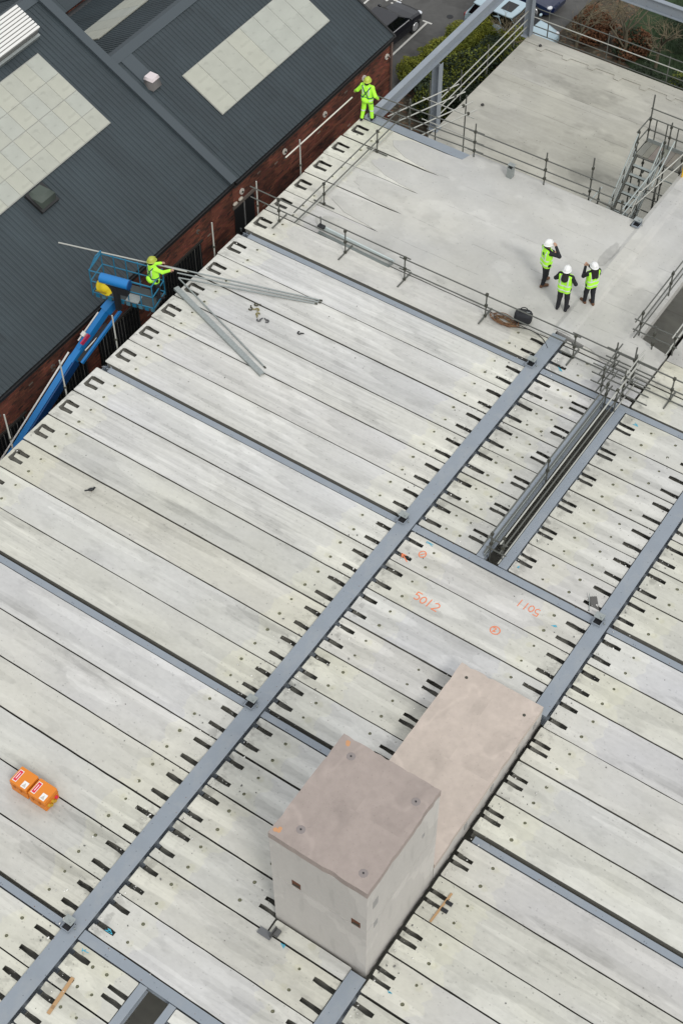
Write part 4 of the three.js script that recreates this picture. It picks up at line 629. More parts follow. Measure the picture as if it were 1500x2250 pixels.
  const bag = thing('hose_bag', 'slack yellow bag hanging on the blue lift basket', 'bag', [-13.25, 0.05, 10.22]);
  const bg = new THREE.IcosahedronGeometry(0.27, 3), pp = bg.attributes.position; for (let i = 0; i < pp.count; i++) { const x = pp.getX(i), y = pp.getY(i), z = pp.getZ(i), k = 1 + 0.35 * (vn(x * 7 + 5, y * 7 + z * 5, 951) - 0.5); pp.setXYZ(i, x * k * 1.15, y * k * (y > 0 ? 1.2 : 0.85), z * k * 0.8); } bg.computeVertexNormals();
  part('bag_body', bg, lin(0.62, 0.47, 0.01, 0.7), bag); part('strap', tb(P(-0.2, 0.0, -0.26), P(0.22, 0.05, -0.22), 0.02), lin(0.25, 0.17, 0.01, 0.8), bag);
}
// loose steel
{
  const tubes = [['long bright scaffold tube passed out over the roof from the lift basket', [-15.5, 0.62, 10.62], [-11.1, 0.5, 12.0], 1], ['longest of the tubes poking from the basket side onto the deck', [-12.1, 0.3, 11.95], [-7.0, 0.03, 13.72], 0], ['second tube lying close along the longest one on the deck', [-11.6, 0.22, 11.98], [-6.98, 0.03, 13.62], 0], ['third tube of the bundle pointing at the mid deck', [-11.5, 0.12, 11.9], [-7.05, 0.03, 13.5], 0], ['thin tube lying beside the wide galvanised channel', [-11.5, 0.1, 11.9], [-6.78, 0.03, 10.24], 0]];
  for (const [l, a, b, br] of tubes) { const o = thing('scaffold_tube', l, 'scaffold tube', a, 0, 'loose tubes by the lift'); const d = P(...b).sub(P(...a)); const m = part('tube', tb(P(0, 0, 0), d, 0.026), br ? tubeLight : galvMat, o); part('tube_end', tb(d.clone().multiplyScalar(0.985), d.clone().multiplyScalar(1.002), 0.029), couplerMat, o); }
  const o = thing('steel_channel', 'wide galvanised steel channel lying askew on the planks by the deck edge', 'steel channel', [-11.32, 0.05, 11.52]); const d = P(-6.68, 0.05, 9.93).sub(P(-11.32, 0.05, 11.52));
  part('web', bar(P(0, 0.04, 0), d.clone().add(new THREE.Vector3(0, 0.04, 0)), 0.17, 0.012), galvMat, o); for (const s of [-1, 1]) { const nn = new THREE.Vector3(d.z, 0, -d.x).normalize().multiplyScalar(0.085 * s); part('flange', bar(nn.clone(), d.clone().add(nn), 0.012, 0.09), galvMat, o); }
  const q = thing('scaffold_tube', 'bright pole held out along the alley edge by the harnessed worker', 'scaffold tube', [-11.42, 0.97, 22.1]); part('tube', tb(P(0, 0, 0), P(-0.02, 0.05, -4.15), 0.026), lin(0.6, 0.57, 0.5, 0.5), q); part('tube_end', tb(P(-0.02, 0.05, -4.12), P(-0.02, 0.05, -4.17), 0.029), couplerMat, q);
  const l = thing('steel_lintel', 'galvanised steel lintel leaning along the crossing scaffold rail', 'lintel', [-9.0, 0.0, 16.42]); part('base_leg', bar(P(0, 0.012, 0), P(2.95, 0.012, -0.1), 0.12, 0.012), lin(0.17, 0.19, 0.18, 0.5), l); part('face', bar(P(0.1, 0.12, 0.16), P(3.0, 0.12, 0.06), 0.05, 0.14), lin(0.5, 0.56, 0.55, 0.4), l); part('end_plate', bar(P(2.96, 0.1, -0.12), P(2.96, 0.1, 0.08), 0.012, 0.18), galvMat, l);
  const bl = thing('tool_lump', 'small black tool clipped on the galvanised lintel end', 'tool', [-8.95, 0.16, 16.5]); part('body', bx(-0.1, 0.14, 0, 0.1, -0.08, 0.08), blackMat, bl); part('lever', tb(P(0.0, 0.1, 0), P(-0.08, 0.38, 0.1), 0.02), blackMat, bl);
  const rp = thing('steel_plate', 'small grey angle plate by the foot of the tall concrete block', 'steel plate', [4.22, 0.03, -5.0]); part('plate', bx(-0.24, 0.14, 0, 0.02, -0.1, 0.08), lin(0.12, 0.125, 0.13, 0.6), rp); part('upstand', bx(0.1, 0.13, 0.02, 0.16, -0.04, 0.24), lin(0.06, 0.06, 0.06, 0.6), rp); part('lug', bx(0.14, 0.26, 0, 0.08, 0.06, 0.24), lin(0.1, 0.1, 0.1, 0.6), rp);
  const bs = thing('box_stub', 'small galvanised box stub standing in the screed by the far guard rail', 'steel stub', [-5.02, 0.016, 22.5]); for (const g of [bx(-0.1, 0.1, 0, 0.42, -0.1, -0.085), bx(-0.1, 0.1, 0, 0.5, 0.085, 0.1), bx(-0.1, -0.085, 0, 0.46, -0.085, 0.085), bx(0.085, 0.1, 0, 0.46, -0.085, 0.085)]) part('side', g, galvMat, bs); part('cap_plate', bx(-0.12, 0.12, 0.5, 0.515, -0.04, 0.13), galvMat, bs);
  const bent = thing('bent_plate', 'dark bent steel plate resting in the gap by the right-hand stub', 'steel plate', [6.2, 0.01, 7.98]); part('plate', bar(P(-0.2, 0.03, 0.2), P(0.14, -0.08, -0.22), 0.22, 0.015), lin(0.09, 0.085, 0.08, 0.7), bent); part('edge', bar(P(-0.32, 0.09, 0.2), P(-0.05, -0.04, -0.28), 0.012, 0.07), galvMat, bent);
  const wood = lin(0.42, 0.26, 0.13, 0.9);
  const t1 = thing('timber_batten', 'pale brown timber batten lying across the planks at the bottom left', 'timber', [1.06, 0.006, -8.95]); part('batten', bar(P(0.04, 0.012, -0.5), P(-0.04, 0.012, 0.5), 0.09, 0.022), wood, t1); part('cleat', bar(P(0.04, 0.026, -0.36), P(0.03, 0.026, -0.28), 0.07, 0.008), lin(0.3, 0.18, 0.09, 0.9), t1);
  const t2 = thing('timber_batten', 'thin rusty batten across a slot right of the tall concrete block', 'timber', [7.34, 0.006, -2.07]); part('batten', bar(P(-0.02, 0.012, -0.46), P(0.03, 0.012, 0.46), 0.055, 0.022), wood, t2); for (const s of [-0.02, 0.2]) part('spacer', bx(0.02, 0.2, 0, 0.03, s - 0.05, s + 0.05), blackMat, t2);
}
// orange power boxes
{
  const orange = lin(0.66, 0.2, 0.012, 0.55), red = lin(0.62, 0.015, 0.05, 0.5), white = lin(0.75, 0.75, 0.72, 0.5);
  for (const [k, l] of [[0, 'orange site battery box with red label, the left one of the two'], [1, 'orange site battery box with red label, the right one with dials on its end']]) {
    const o = thing('battery_box', l, 'battery box', [-3.26 + k * 0.62, 0, -5.2], 0, 'orange boxes on the planks'), W = 0.275, D = 0.25, H = 0.46;
    const sh = new THREE.Shape(); sh.moveTo(-W + 0.015, -D); sh.lineTo(W - 0.015, -D); sh.lineTo(W, -D + 0.015); sh.lineTo(W, D - 0.015); sh.lineTo(W - 0.015, D); sh.lineTo(-W + 0.015, D); sh.lineTo(-W, D - 0.015); sh.lineTo(-W, -D + 0.015);
    const g = new THREE.ExtrudeGeometry(sh, { depth: H - 0.036, bevelEnabled: true, bevelSize: 0.003, bevelThickness: 0.004, bevelSegments: 1, curveSegments: 4 }); g.rotateX(-Math.PI / 2); g.translate(0, 0.015, 0); part('case', g, orange, o);
    const rl = part('warning_label', bx(-0.24, -0.11, H - 0.013, H - 0.009, -0.19, 0.16), white, o); part('label_print', bx(-0.225, -0.125, H - 0.0088, H - 0.0055, -0.17, 0.14), red, rl); part('label_text', bx(-0.185, -0.165, H - 0.0052, H - 0.003, -0.11, 0.08), white, rl);
    const wl = part('hazard_label', bx(0.06, 0.22, H - 0.013, H - 0.009, -0.22, -0.03), white, o); const tri = flat([[0.08, -0.19], [0.2, -0.19], [0.14, -0.07]], H - 0.007); part('hazard_triangle', tri, lin(0.5, 0.45, 0.4, 0.6), wl);
    part('lid_seam', bx(-W - 0.008, W + 0.008, 0.29, 0.298, -D - 0.008, D + 0.008), lin(0.35, 0.09, 0.005, 0.6), o);
    for (const s of [-0.12, 0.1]) part('latch', bx(s - 0.03, s + 0.03, 0.25, 0.33, -D - 0.03, -D - 0.012), lin(0.4, 0.12, 0.01, 0.5), o);
    if (k) for (const [v, h] of [[-0.14, 0.2], [0.0, 0.2], [0.14, 0.2], [-0.07, 0.11], [0.07, 0.11]]) { part('socket', new THREE.CylinderGeometry(0.045, 0.05, 0.05, 10).rotateZ(-Math.PI / 2).translate(W + 0.03, h, -v), v > 0.1 ? red : lin(0.5, 0.3, 0.02, 0.5), o); }
  }
}
// small clutter
{
  const cm = lin(0.055, 0.05, 0.028, 0.8);
  const fit = (l, at, rot, mat, cat = 'coupler') => { const o = thing('loose_coupler', l, cat, at, rot, 'loose scaffold fittings on the planks'); part('saddle', new THREE.TorusGeometry(0.055, 0.024, 6, 10, 4.4).rotateX(Math.PI / 2).translate(0, 0.03, 0), mat, o); part('bolt', tb(P(0.03, 0.03, 0), P(0.15, 0.035, 0.02), 0.02, 6), mat, o); };
  const ym = lin(0.20, 0.17, 0.06, 0.8);
  fit('top fitting of the little heap by the loose tubes', [-8.68, 0, 12.38], 0.4, cm); fit('left fitting of the little heap by the loose tubes', [-8.72, 0, 12.12], 2.0, cm); fit('yellowish fitting in the middle of the little heap', [-8.52, 0, 12.2], 3.4, ym); fit('right fitting of the little heap by the loose tubes', [-8.38, 0, 12.05], 5.0, ym); fit('left of two fittings lying just below the little heap', [-8.2, 0, 11.85], 1.0, lin(0.07, 0.07, 0.075, 0.7)); fit('right of two fittings lying just below the little heap', [-7.95, 0, 11.95], 2.6, lin(0.07, 0.07, 0.075, 0.7)); fit('single dark fitting alone on the plank right of the heap', [-6.77, 0, 12.1], 0.2, blackMat);
  const bird = thing('bird', 'small dark bird on a plank near the left border', 'bird', [-8.14, 0, 3.32], 0.8); const bb = new THREE.SphereGeometry(0.06, 10, 8).scale(1.7, 0.9, 0.9).translate(0, 0.1, 0); const hd = new THREE.SphereGeometry(0.035, 8, 6).translate(0.1, 0.15, 0), bk = new THREE.ConeGeometry(0.012, 0.04, 5).rotateZ(-Math.PI / 2).translate(0.15, 0.15, 0), tl = new THREE.BoxGeometry(0.12, 0.012, 0.05).translate(-0.14, 0.09, 0);
  part('body', [bb, hd, bk, tl], blackMat, bird); for (const s of [-1, 1]) part('leg', tb(P(0, 0, s * 0.02), P(0, 0.06, s * 0.02), 0.006, 5), lin(0.15, 0.08, 0.03, 0.8), bird);
  const mr = (l, at) => { const o = thing('rubble_lump', l, 'rubble', at); const g = new THREE.IcosahedronGeometry(0.07, 1), p = g.attributes.position; for (let i = 0; i < p.count; i++) { const k = 0.75 + 0.5 * hash(Math.round(p.getX(i) * 90), Math.round(p.getY(i) * 90 + p.getZ(i) * 37), 5); p.setXYZ(i, p.getX(i) * k, p.getY(i) * k * 0.7, p.getZ(i) * k); } g.computeVertexNormals(); g.translate(0, 0.04, 0); part('lump', g, lin(0.05, 0.048, 0.045, 0.9), o); };
  mr('dark lump on the terrace near its left edge', [-10.1, -3.6, 29.6]); mr('dark lump at the far corner of the terrace by the column', [-10.1, -3.57, 34.3]);
  // cable pile and bag
  const cb = thing('cable_pile', 'brown tangle of cable on the deck beside the black bag', 'cable', [-1.55, 0.016, 16.2]); const cmat = [lin(0.16, 0.075, 0.03, 0.7), lin(0.22, 0.13, 0.06, 0.7), lin(0.1, 0.05, 0.025, 0.7)];
  for (let k = 0; k < 9; k++) { const pts = []; const r0 = rr(0.18, 0.42), a0 = rr(0, 6); for (let i = 0; i < 14; i++) { const a = a0 + i * 0.62; pts.push(P(r0 * 1.5 * Math.cos(a) * rr(0.75, 1.15) + rr(-0.05, 0.05), 0.02 + 0.012 * k + rr(0, 0.03), r0 * 0.55 * Math.sin(a) * rr(0.7, 1.2) - 0.02)); } part('cable_loop', new THREE.TubeGeometry(new THREE.CatmullRomCurve3(pts), 40, 0.014, 5), cmat[k % 3], cb); }
  part('cable_tail', new THREE.TubeGeometry(new THREE.CatmullRomCurve3([P(0.45, 0.03, 0), P(0.9, 0.02, 0.12), P(1.4, 0.02, 0.0), P(1.75, 0.02, -0.28)]), 24, 0.014, 5), blackMat, cb);
  const bag = thing('tool_bag', 'black tool bag on the deck behind the crossing rail', 'bag', [-1.08, 0.016, 16.55], 0.3); const g = new THREE.SphereGeometry(0.3, 16, 12), p = g.attributes.position; for (let i = 0; i < p.count; i++) { const x = p.getX(i), y = p.getY(i), z = p.getZ(i), f = (a, n) => Math.sign(a) * 0.3 * Math.pow(Math.abs(a) / 0.3, n); p.setXYZ(i, f(x, 0.6) * 1.0, f(y, 0.6) * 0.72 + 0.22, f(z, 0.65) * 0.75 + 0.02 * vn(x * 20, y * 20, 9)); } g.computeVertexNormals();
  part('bag_body', g, lin(0.014, 0.015, 0.018, 0.75), bag); for (const s of [-1, 1]) part('handle', new THREE.TorusGeometry(0.12, 0.016, 6, 12, Math.PI).translate(0, 0.42, s * 0.08), blackMat, bag); part('zip', bx(-0.2, 0.2, 0.432, 0.44, -0.012, 0.012), galvMat, bag);
}
// ---------------------------------------------------------------- people
function netGeo(field, lo, hi, cell) { // naive surface nets over a signed distance field
  const n = [0, 1, 2].map(i => Math.max(4, Math.ceil((hi[i] - lo[i]) / cell) + 1)), [X, Y, Z] = n, f = new Float32Array(X * Y * Z), id = (i, j, k) => i + X * (j + Y * k);
  for (let k = 0; k < Z; k++) for (let j = 0; j < Y; j++) for (let i = 0; i < X; i++) f[id(i, j, k)] = field(lo[0] + i * cell, lo[1] + j * cell, lo[2] + k * cell);
  const vid = new Int32Array(X * Y * Z).fill(-1), pos = [], idx = [];
  const E = [[0, 1], [0, 2], [0, 4], [1, 3], [1, 5], [2, 3], [2, 6], [3, 7], [4, 5], [4, 6], [5, 7], [6, 7]], co = c => [c & 1, (c >> 1) & 1, (c >> 2) & 1];
  for (let k = 0; k < Z - 1; k++) for (let j = 0; j < Y - 1; j++) for (let i = 0; i < X - 1; i++) {
    const v = []; let m = 0; for (let c = 0; c < 8; c++) { const q = co(c); v[c] = f[id(i + q[0], j + q[1], k + q[2])]; if (v[c] < 0) m |= 1 << c; }
    if (m === 0 || m === 255) continue; let sx = 0, sy = 0, sz = 0, cnt = 0;
    for (const [a, b] of E) if ((v[a] < 0) !== (v[b] < 0)) { const t = v[a] / (v[a] - v[b]), A = co(a), B = co(b); sx += A[0] + (B[0] - A[0]) * t; sy += A[1] + (B[1] - A[1]) * t; sz += A[2] + (B[2] - A[2]) * t; cnt++; }
    vid[id(i, j, k)] = pos.length / 3; pos.push(lo[0] + (i + sx / cnt) * cell, lo[1] + (j + sy / cnt) * cell, lo[2] + (k + sz / cnt) * cell);
  }
  const st = [1, X, X * Y];
  for (let k = 1; k < Z - 1; k++) for (let j = 1; j < Y - 1; j++) for (let i = 1; i < X - 1; i++) for (let a = 0; a < 3; a++) {
    const p = id(i, j, k), q = p + st[a]; if ((f[p] < 0) === (f[q] < 0)) continue; const b = st[(a + 1) % 3], c = st[(a + 2) % 3], A = vid[p - b - c], B = vid[p - c], C = vid[p], D = vid[p - b]; if (A < 0 || B < 0 || C < 0 || D < 0) continue;
    if (f[p] < 0) idx.push(A, B, C, A, C, D); else idx.push(A, C, B, A, D, C);
  }
  const g = new THREE.BufferGeometry(); g.setAttribute('position', new THREE.Float32BufferAttribute(pos, 3)); g.setIndex(idx); g.computeVertexNormals(); return g;
}
// bones: [[ax,ay,az],[bx,by,bz],ra,rb]
function boneField(bones, k, grow = 0) {
  const B = bones.map(([a, b, r, q]) => { const d = [b[0] - a[0], b[1] - a[1], b[2] - a[2]]; return [a, d, d[0] * d[0] + d[1] * d[1] + d[2] * d[2] + 1e-9, r + grow, (q ?? r) + grow]; });
  return (x, y, z) => { let v = 1e3; for (const [a, d, l, r, q] of B) { const px = x - a[0], py = y - a[1], pz = z - a[2], t = Math.min(1, Math.max(0, (px * d[0] + py * d[1] + pz * d[2]) / l)), e = Math.hypot(px - d[0] * t, py - d[1] * t, pz - d[2] * t) - (r + (q - r) * t); const h = Math.max(k - Math.abs(v - e), 0) / k; v = Math.min(v, e) - h * h * k * 0.25; } return v; };
}
function bonesGeo(bones, cell, k, grow = 0, clip) {
  const lo = [1e9, 1e9, 1e9], hi = [-1e9, -1e9, -1e9]; for (const [a, b, r, q] of bones) for (const p of [a, b]) for (let i = 0; i < 3; i++) { const R = Math.max(r, q ?? r) + grow + k * 0.3 + 2 * cell; lo[i] = Math.min(lo[i], p[i] - R); hi[i] = Math.max(hi[i], p[i] + R); }
  const f = boneField(bones, k, grow); return netGeo(clip ? (x, y, z) => Math.max(f(x, y, z), clip(x, y, z)) : f, lo, hi, cell);
}
const skinM = lin(0.42, 0.24, 0.16, 0.6), hiVis = lin(0.44, 0.95, 0.05, 0.75), hiVisDark = lin(0.34, 0.7, 0.03, 0.8), reflM = lin(0.62, 0.66, 0.62, 0.35), bootBrown = lin(0.13, 0.06, 0.028, 0.8), whiteM = lin(0.78, 0.78, 0.76, 0.35), darkCloth = lin(0.011, 0.012, 0.015, 0.85), hairM = lin(0.012, 0.009, 0.008, 0.7), eyeM = lin(0.02, 0.015, 0.012, 0.3);
const mix = (a, b, t) => a.map((v, i) => v + (b[i] - v) * t);
// local frame: +z is the way the person faces, x to the person's left
function person(label, at, turn, o) {
  const g = thing('person', label, 'person', at, turn, o.group), S = o.size ?? 1, lean = o.lean ?? 0;
  const hip = [0, 0.93, 0], hl = [0.095, 0.92, 0], hr = [-0.095, 0.92, 0], chest = [0, 1.28, lean * 0.35], neck = [0, 1.46, lean * 0.5], sl = [0.185, 1.405, lean * 0.45], sr = [-0.185, 1.405, lean * 0.45], hd = [0, 1.62, lean * 0.55 + (o.nod ?? 0)];
  const [fl, fr] = o.feet, kl = mix(hl, [fl[0], 0.08, fl[1]], 0.5), kr = mix(hr, [fr[0], 0.08, fr[1]], 0.5); kl[2] += 0.035; kr[2] += 0.035; const al = [fl[0], 0.09, fl[1]], ar = [fr[0], 0.09, fr[1]];
  const { el, wl, er, wr } = o;
  const legs = [[hl, kl, 0.085, 0.058], [kl, al, 0.056, 0.038], [hr, kr, 0.085, 0.058], [kr, ar, 0.056, 0.038]];
  const feet = [[al, [fl[0] + (fl[2] ?? 0.02), 0.045, fl[1] + 0.17], 0.046, 0.042], [ar, [fr[0] - (fr[2] ?? 0.02), 0.045, fr[1] + 0.17], 0.046, 0.042], [[fl[0], 0.045, fl[1] - 0.04], al, 0.04, 0.042], [[fr[0], 0.045, fr[1] - 0.04], ar, 0.04, 0.042]];
  const torso = [[[0.075, 0.95, 0], [0.085, 1.3, lean * 0.36], 0.105, 0.105], [[-0.075, 0.95, 0], [-0.085, 1.3, lean * 0.36], 0.105, 0.105], [sl, sr, 0.062, 0.062], [chest, neck, 0.1, 0.058]];
  const arms = [[sl, el, 0.056, 0.043], [el, wl, 0.042, 0.03], [sr, er, 0.056, 0.043], [er, wr, 0.042, 0.03]];
  const headB = [[neck, [hd[0], hd[1] - 0.06, hd[2]], 0.056, 0.052], [[0, hd[1] + 0.02, hd[2] - 0.02], [0, hd[1] - 0.06, hd[2] + 0.035], 0.098, 0.062], [[0, hd[1] - 0.005, hd[2] + 0.09], [0, hd[1] - 0.03, hd[2] + 0.112], 0.013, 0.018], [[0.092, hd[1] + 0.01, hd[2]], [0.094, hd[1] - 0.03, hd[2]], 0.02, 0.015], [[-0.092, hd[1] + 0.01, hd[2]], [-0.094, hd[1] - 0.03, hd[2]], 0.02, 0.015]];
  const geos = [bonesGeo([...legs, ...feet, ...torso, ...arms], 0.022, 0.03), bonesGeo(headB, 0.011, 0.022)];
  for (const [w, e, side] of [[wl, el, 1], [wr, er, -1]]) { // hand: palm, four fingers of unequal length bent at the knuckle, thumb from the side of the palm
    const d = new THREE.Vector3(w[0] - e[0], w[1] - e[1], w[2] - e[2]).normalize(); let s = new THREE.Vector3().crossVectors(d, new THREE.Vector3(0, 1, 0)); if (s.length() < 0.2) s.set(1, 0, 0); s.normalize(); const n2 = new THREE.Vector3().crossVectors(s, d).normalize().multiplyScalar(-1), W = new THREE.Vector3(...w), at2 = (a, b, c) => { const q = W.clone().addScaledVector(d, a).addScaledVector(s, b).addScaledVector(n2, c); return [q.x, q.y, q.z]; };
    const hb = [[at2(-0.03, 0, 0), at2(0.03, 0, 0), 0.027, 0.026], [at2(0.03, -0.022, 0), at2(0.08, -0.026, 0), 0.019, 0.016], [at2(0.03, 0.022, 0), at2(0.08, 0.026, 0), 0.019, 0.016]]; const ln = [0.058, 0.07, 0.066, 0.05], curl = o.grip ? 1.15 : 0.45;
    for (let i = 0; i < 4; i++) { const b = -0.03 + i * 0.02, l = ln[i], k1 = [at2(0.085, b, 0), at2(0.085 + l * 0.5 * Math.cos(curl * 0.5), b, l * 0.5 * Math.sin(curl * 0.5)), 0.0092, 0.0088]; const m = k1[1], k2 = at2(0.085 + l * 0.5 * Math.cos(curl * 0.5) + l * 0.5 * Math.cos(curl * 1.5), b, l * 0.5 * (Math.sin(curl * 0.5) + Math.sin(curl * 1.5))); hb.push(k1, [m, k2, 0.0088, 0.0075]); }
    hb.push([at2(0.02, side * -0.03, 0.006), at2(0.05, side * -0.056, 0.018), 0.012, 0.01], [at2(0.05, side * -0.056, 0.018), at2(0.08, side * -0.056, 0.034), 0.01, 0.008]);
    geos.push(bonesGeo(hb, 0.0065, 0.006));
  }
  const body = part('body', geos, skinM, g);
  const up = o.suit ? 0.06 : 0.07; // trousers, boots, top
  part('trousers', bonesGeo([...legs, [hl, hr, 0.1, 0.1], [hip, [0, 1.0, 0], 0.1, 0.11]], 0.022, 0.035, 0.022, (x, y) => Math.max(y - 1.02, 0.085 - y)), o.suit ? hiVis : darkCloth, g);
  for (const s of [0, 1]) part('boot', bonesGeo([feet[s], feet[s + 2], [s ? ar : al, mix(s ? ar : al, s ? kr : kl, 0.22), 0.044, 0.044]], 0.014, 0.02, 0.008), o.boots ?? bootBrown, g);
  part(o.suit ? 'jacket_sleeves' : 'sleeves', bonesGeo([...arms, [sl, sr, 0.06, 0.06], [chest, neck, 0.09, 0.06]], 0.02, 0.03, o.suit ? 0.022 : 0.016, (x, y) => Math.abs(x) < 0.12 ? y - 1.5 : -1), o.suit ? hiVis : (o.sleeve ?? darkCloth), g);
  const vb = [...torso, [[0.075, 0.86, 0], [0.08, 0.98, 0], 0.112, 0.11], [[-0.075, 0.86, 0], [-0.08, 0.98, 0], 0.112, 0.11]];
  const armhole = (x, y) => o.suit ? -1 : Math.abs(x) - 0.205;
  const vest = part(o.suit ? 'jacket' : 'vest', bonesGeo(vb, 0.02, 0.04, 0.03, (x, y) => Math.max(y - 1.47, 0.80 - y, armhole(x, y))), hiVis, g);
  for (const y0 of o.bands ?? [0.95, 1.12]) part('reflective_band', bonesGeo(vb, 0.014, 0.04, 0.037, (x, y) => Math.max(Math.abs(y - y0) - 0.026, armhole(x, y))), reflM, vest);
  for (const s of [-1, 1]) part('reflective_brace', bonesGeo(vb, 0.014, 0.04, 0.037, (x, y) => Math.max(Math.abs(x - s * 0.115) - 0.024, 1.13 - y, y - 1.45)), reflM, vest);
  if (o.badge) part('back_print', bonesGeo(vb, 0.011, 0.04, 0.036, (x, y, z) => Math.max(Math.hypot(x, y - 1.3) - 0.055, z)), lin(0.05, 0.16, 0.03, 0.8), vest);
  if (o.suit) for (const s of [0, 1]) part('leg_band', bonesGeo([legs[s * 2], legs[s * 2 + 1]], 0.014, 0.03, 0.029, (x, y) => Math.abs(y - 0.42) - 0.026), reflM, g);
  // helmet: dome, brim, band
  const pr = [[0.001, 0.145], [0.04, 0.14], [0.08, 0.118], [0.108, 0.082], [0.122, 0.035], [0.126, 0.0], [0.145, -0.008], [0.146, -0.016], [0.118, -0.012]].map(p => new THREE.Vector2(...p)).reverse();
  const hg = new THREE.LatheGeometry(pr, 20); hg.scale(0.96, 1.0, 1.12); hg.translate(0, hd[1] + 0.03, hd[2] + 0.0);
  const pk = new THREE.CylinderGeometry(0.09, 0.1, 0.014, 14, 1, false, -1.2, 2.4).scale(1, 1, 0.9).translate(0, hd[1] + 0.02, hd[2] + 0.095); const h = part('helmet', [hg, pk], o.helmet ?? whiteM, g);
  part('helmet_ridge', new THREE.TorusGeometry(0.142, 0.013, 6, 14, 2.4).rotateZ(0.37).rotateY(Math.PI / 2).scale(1, 1, 1.08).translate(0, hd[1] + 0.032, hd[2]), o.helmet ?? whiteM, h);
  for (const s of [-1, 1]) part('eye', new THREE.SphereGeometry(0.011, 6, 5).translate(s * 0.034, hd[1] - 0.004, hd[2] + 0.082), eyeM, g); part('mouth', new THREE.SphereGeometry(0.02, 8, 5).scale(1.2, 0.3, 0.5).translate(0, hd[1] - 0.075, hd[2] + 0.086), lin(0.25, 0.09, 0.07, 0.6), g);
  const hairBones = [[[0, hd[1] + 0.02, hd[2] - 0.035], [0, hd[1] - 0.04, hd[2] - 0.05], 0.1, 0.085]]; if (o.hair) hairBones.push([[0.05, hd[1] - 0.05, hd[2] - 0.06], [0.06, hd[1] - 0.32, hd[2] - 0.12], 0.08, 0.065], [[-0.05, hd[1] - 0.05, hd[2] - 0.06], [-0.05, hd[1] - 0.34, hd[2] - 0.12], 0.08, 0.065]); if (o.beard) hairBones.push([[0.06, hd[1] - 0.03, hd[2] + 0.0], [0, hd[1] - 0.11, hd[2] + 0.06], 0.055, 0.05], [[-0.06, hd[1] - 0.03, hd[2]], [0, hd[1] - 0.11, hd[2] + 0.06], 0.055, 0.05], [[0, hd[1] - 0.06, hd[2] - 0.06], [0, hd[1] - 0.25, hd[2] - 0.11], 0.09, 0.11]);
  part('hair', bonesGeo(hairBones, 0.012, 0.03, 0.004, (x, y) => y - (hd[1] + 0.05)), o.hairM ?? hairM, g);
  if (o.harness) { // dark straps crossing the back, belt and leg loops
    for (const s of [-1, 1]) part('harness_strap', bonesGeo(vb, 0.012, 0.04, 0.044, (x, y, z) => Math.max(Math.abs(x - s * (y - 1.2) * 0.62) - 0.022, 1.0 - y, y - 1.47)), lin(0.03, 0.1, 0.06, 0.8), g);
    part('harness_belt', bonesGeo(vb, 0.012, 0.04, 0.046, (x, y) => Math.abs(y - 1.03) - 0.02), lin(0.03, 0.12, 0.07, 0.8), g);
    part('harness_pouch', new THREE.SphereGeometry(0.14, 12, 8).scale(1.05, 0.8, 0.55).translate(0, 0.93, -0.17), hiVis, g);
    for (const s of [0, 1]) part('leg_loop', bonesGeo([legs[s * 2]], 0.014, 0.03, 0.032, (x, y) => Math.abs(y - 0.82 + 0.3 * Math.abs(x)) - 0.02), lin(0.02, 0.06, 0.04, 0.8), g);
  }
  g.scale.setScalar(S); return g;
}
// facing angle: turn 0 faces +z (towards -v); Math.PI faces +v
const VG = 'visitors in white helmets on the screed';
person('visitor in hi-vis vest with one arm raised to the white helmet, leftmost of three', [-1.38, 0.016, 18.42], Math.PI - 0.55, { group: VG, feet: [[0.11, 0.08], [-0.1, -0.1]], el: [0.25, 1.2, 0.1], wl: [0.12, 1.12, 0.3], er: [-0.42, 1.42, 0.16], wr: [-0.2, 1.62, 0.15], badge: 1, bands: [0.93, 1.1], size: 1.08 });
person('visitor with dark beard and hair, arms folded in front, middle of three', [-0.3, 0.016, 17.7], Math.PI + 0.12, { group: VG, feet: [[0.13, 0], [-0.13, 0.02]], el: [0.32, 1.18, 0.02], wl: [0.1, 1.12, 0.24], er: [-0.32, 1.18, 0.02], wr: [-0.1, 1.15, 0.24], beard: 1, badge: 1, boots: darkCloth, bands: [0.93, 1.1], size: 1.07 });
person('visitor with long dark hair raising both hands, rightmost of three', [0.32, 0.06, 18.38], Math.PI + 1.0, { group: VG, feet: [[0.1, 0.1], [-0.1, -0.08]], el: [0.24, 1.16, 0.18], wl: [0.1, 1.38, 0.34], er: [-0.28, 1.15, 0.1], wr: [-0.04, 1.36, 0.34], hair: 1, bands: [0.93, 1.1], size: 1.01 });
person('worker in full hi-vis suit and harness standing at the deck corner with a pole', [-10.95, 0.014, 22.38], Math.PI + 0.1, { suit: 1, harness: 1, grip: 1, helmet: lin(0.42, 0.5, 0.06, 0.4), boots: darkCloth, feet: [[0.15, -0.12], [-0.17, 0.05]], el: [0.36, 1.17, -0.04], wl: [0.52, 0.98, 0.1], er: [-0.33, 1.15, -0.05], wr: [-0.34, 0.95, 0.12], bands: [0.92], size: 1.03 });
person('worker in hi-vis jacket standing in the blue lift basket, one arm stretched out', [-11.95, -0.52, 11.2], Math.PI - 0.35, { harness: 1, grip: 1, sleeve: hiVis, helmet: lin(0.36, 0.40, 0.05, 0.4), boots: darkCloth, feet: [[0.12, 0], [-0.12, 0.02]], el: [0.28, 1.2, 0.14], wl: [0.16, 1.2, 0.4], er: [-0.44, 1.42, 0.1], wr: [-0.66, 1.58, 0.26], bands: [1.0], size: 1.04 });

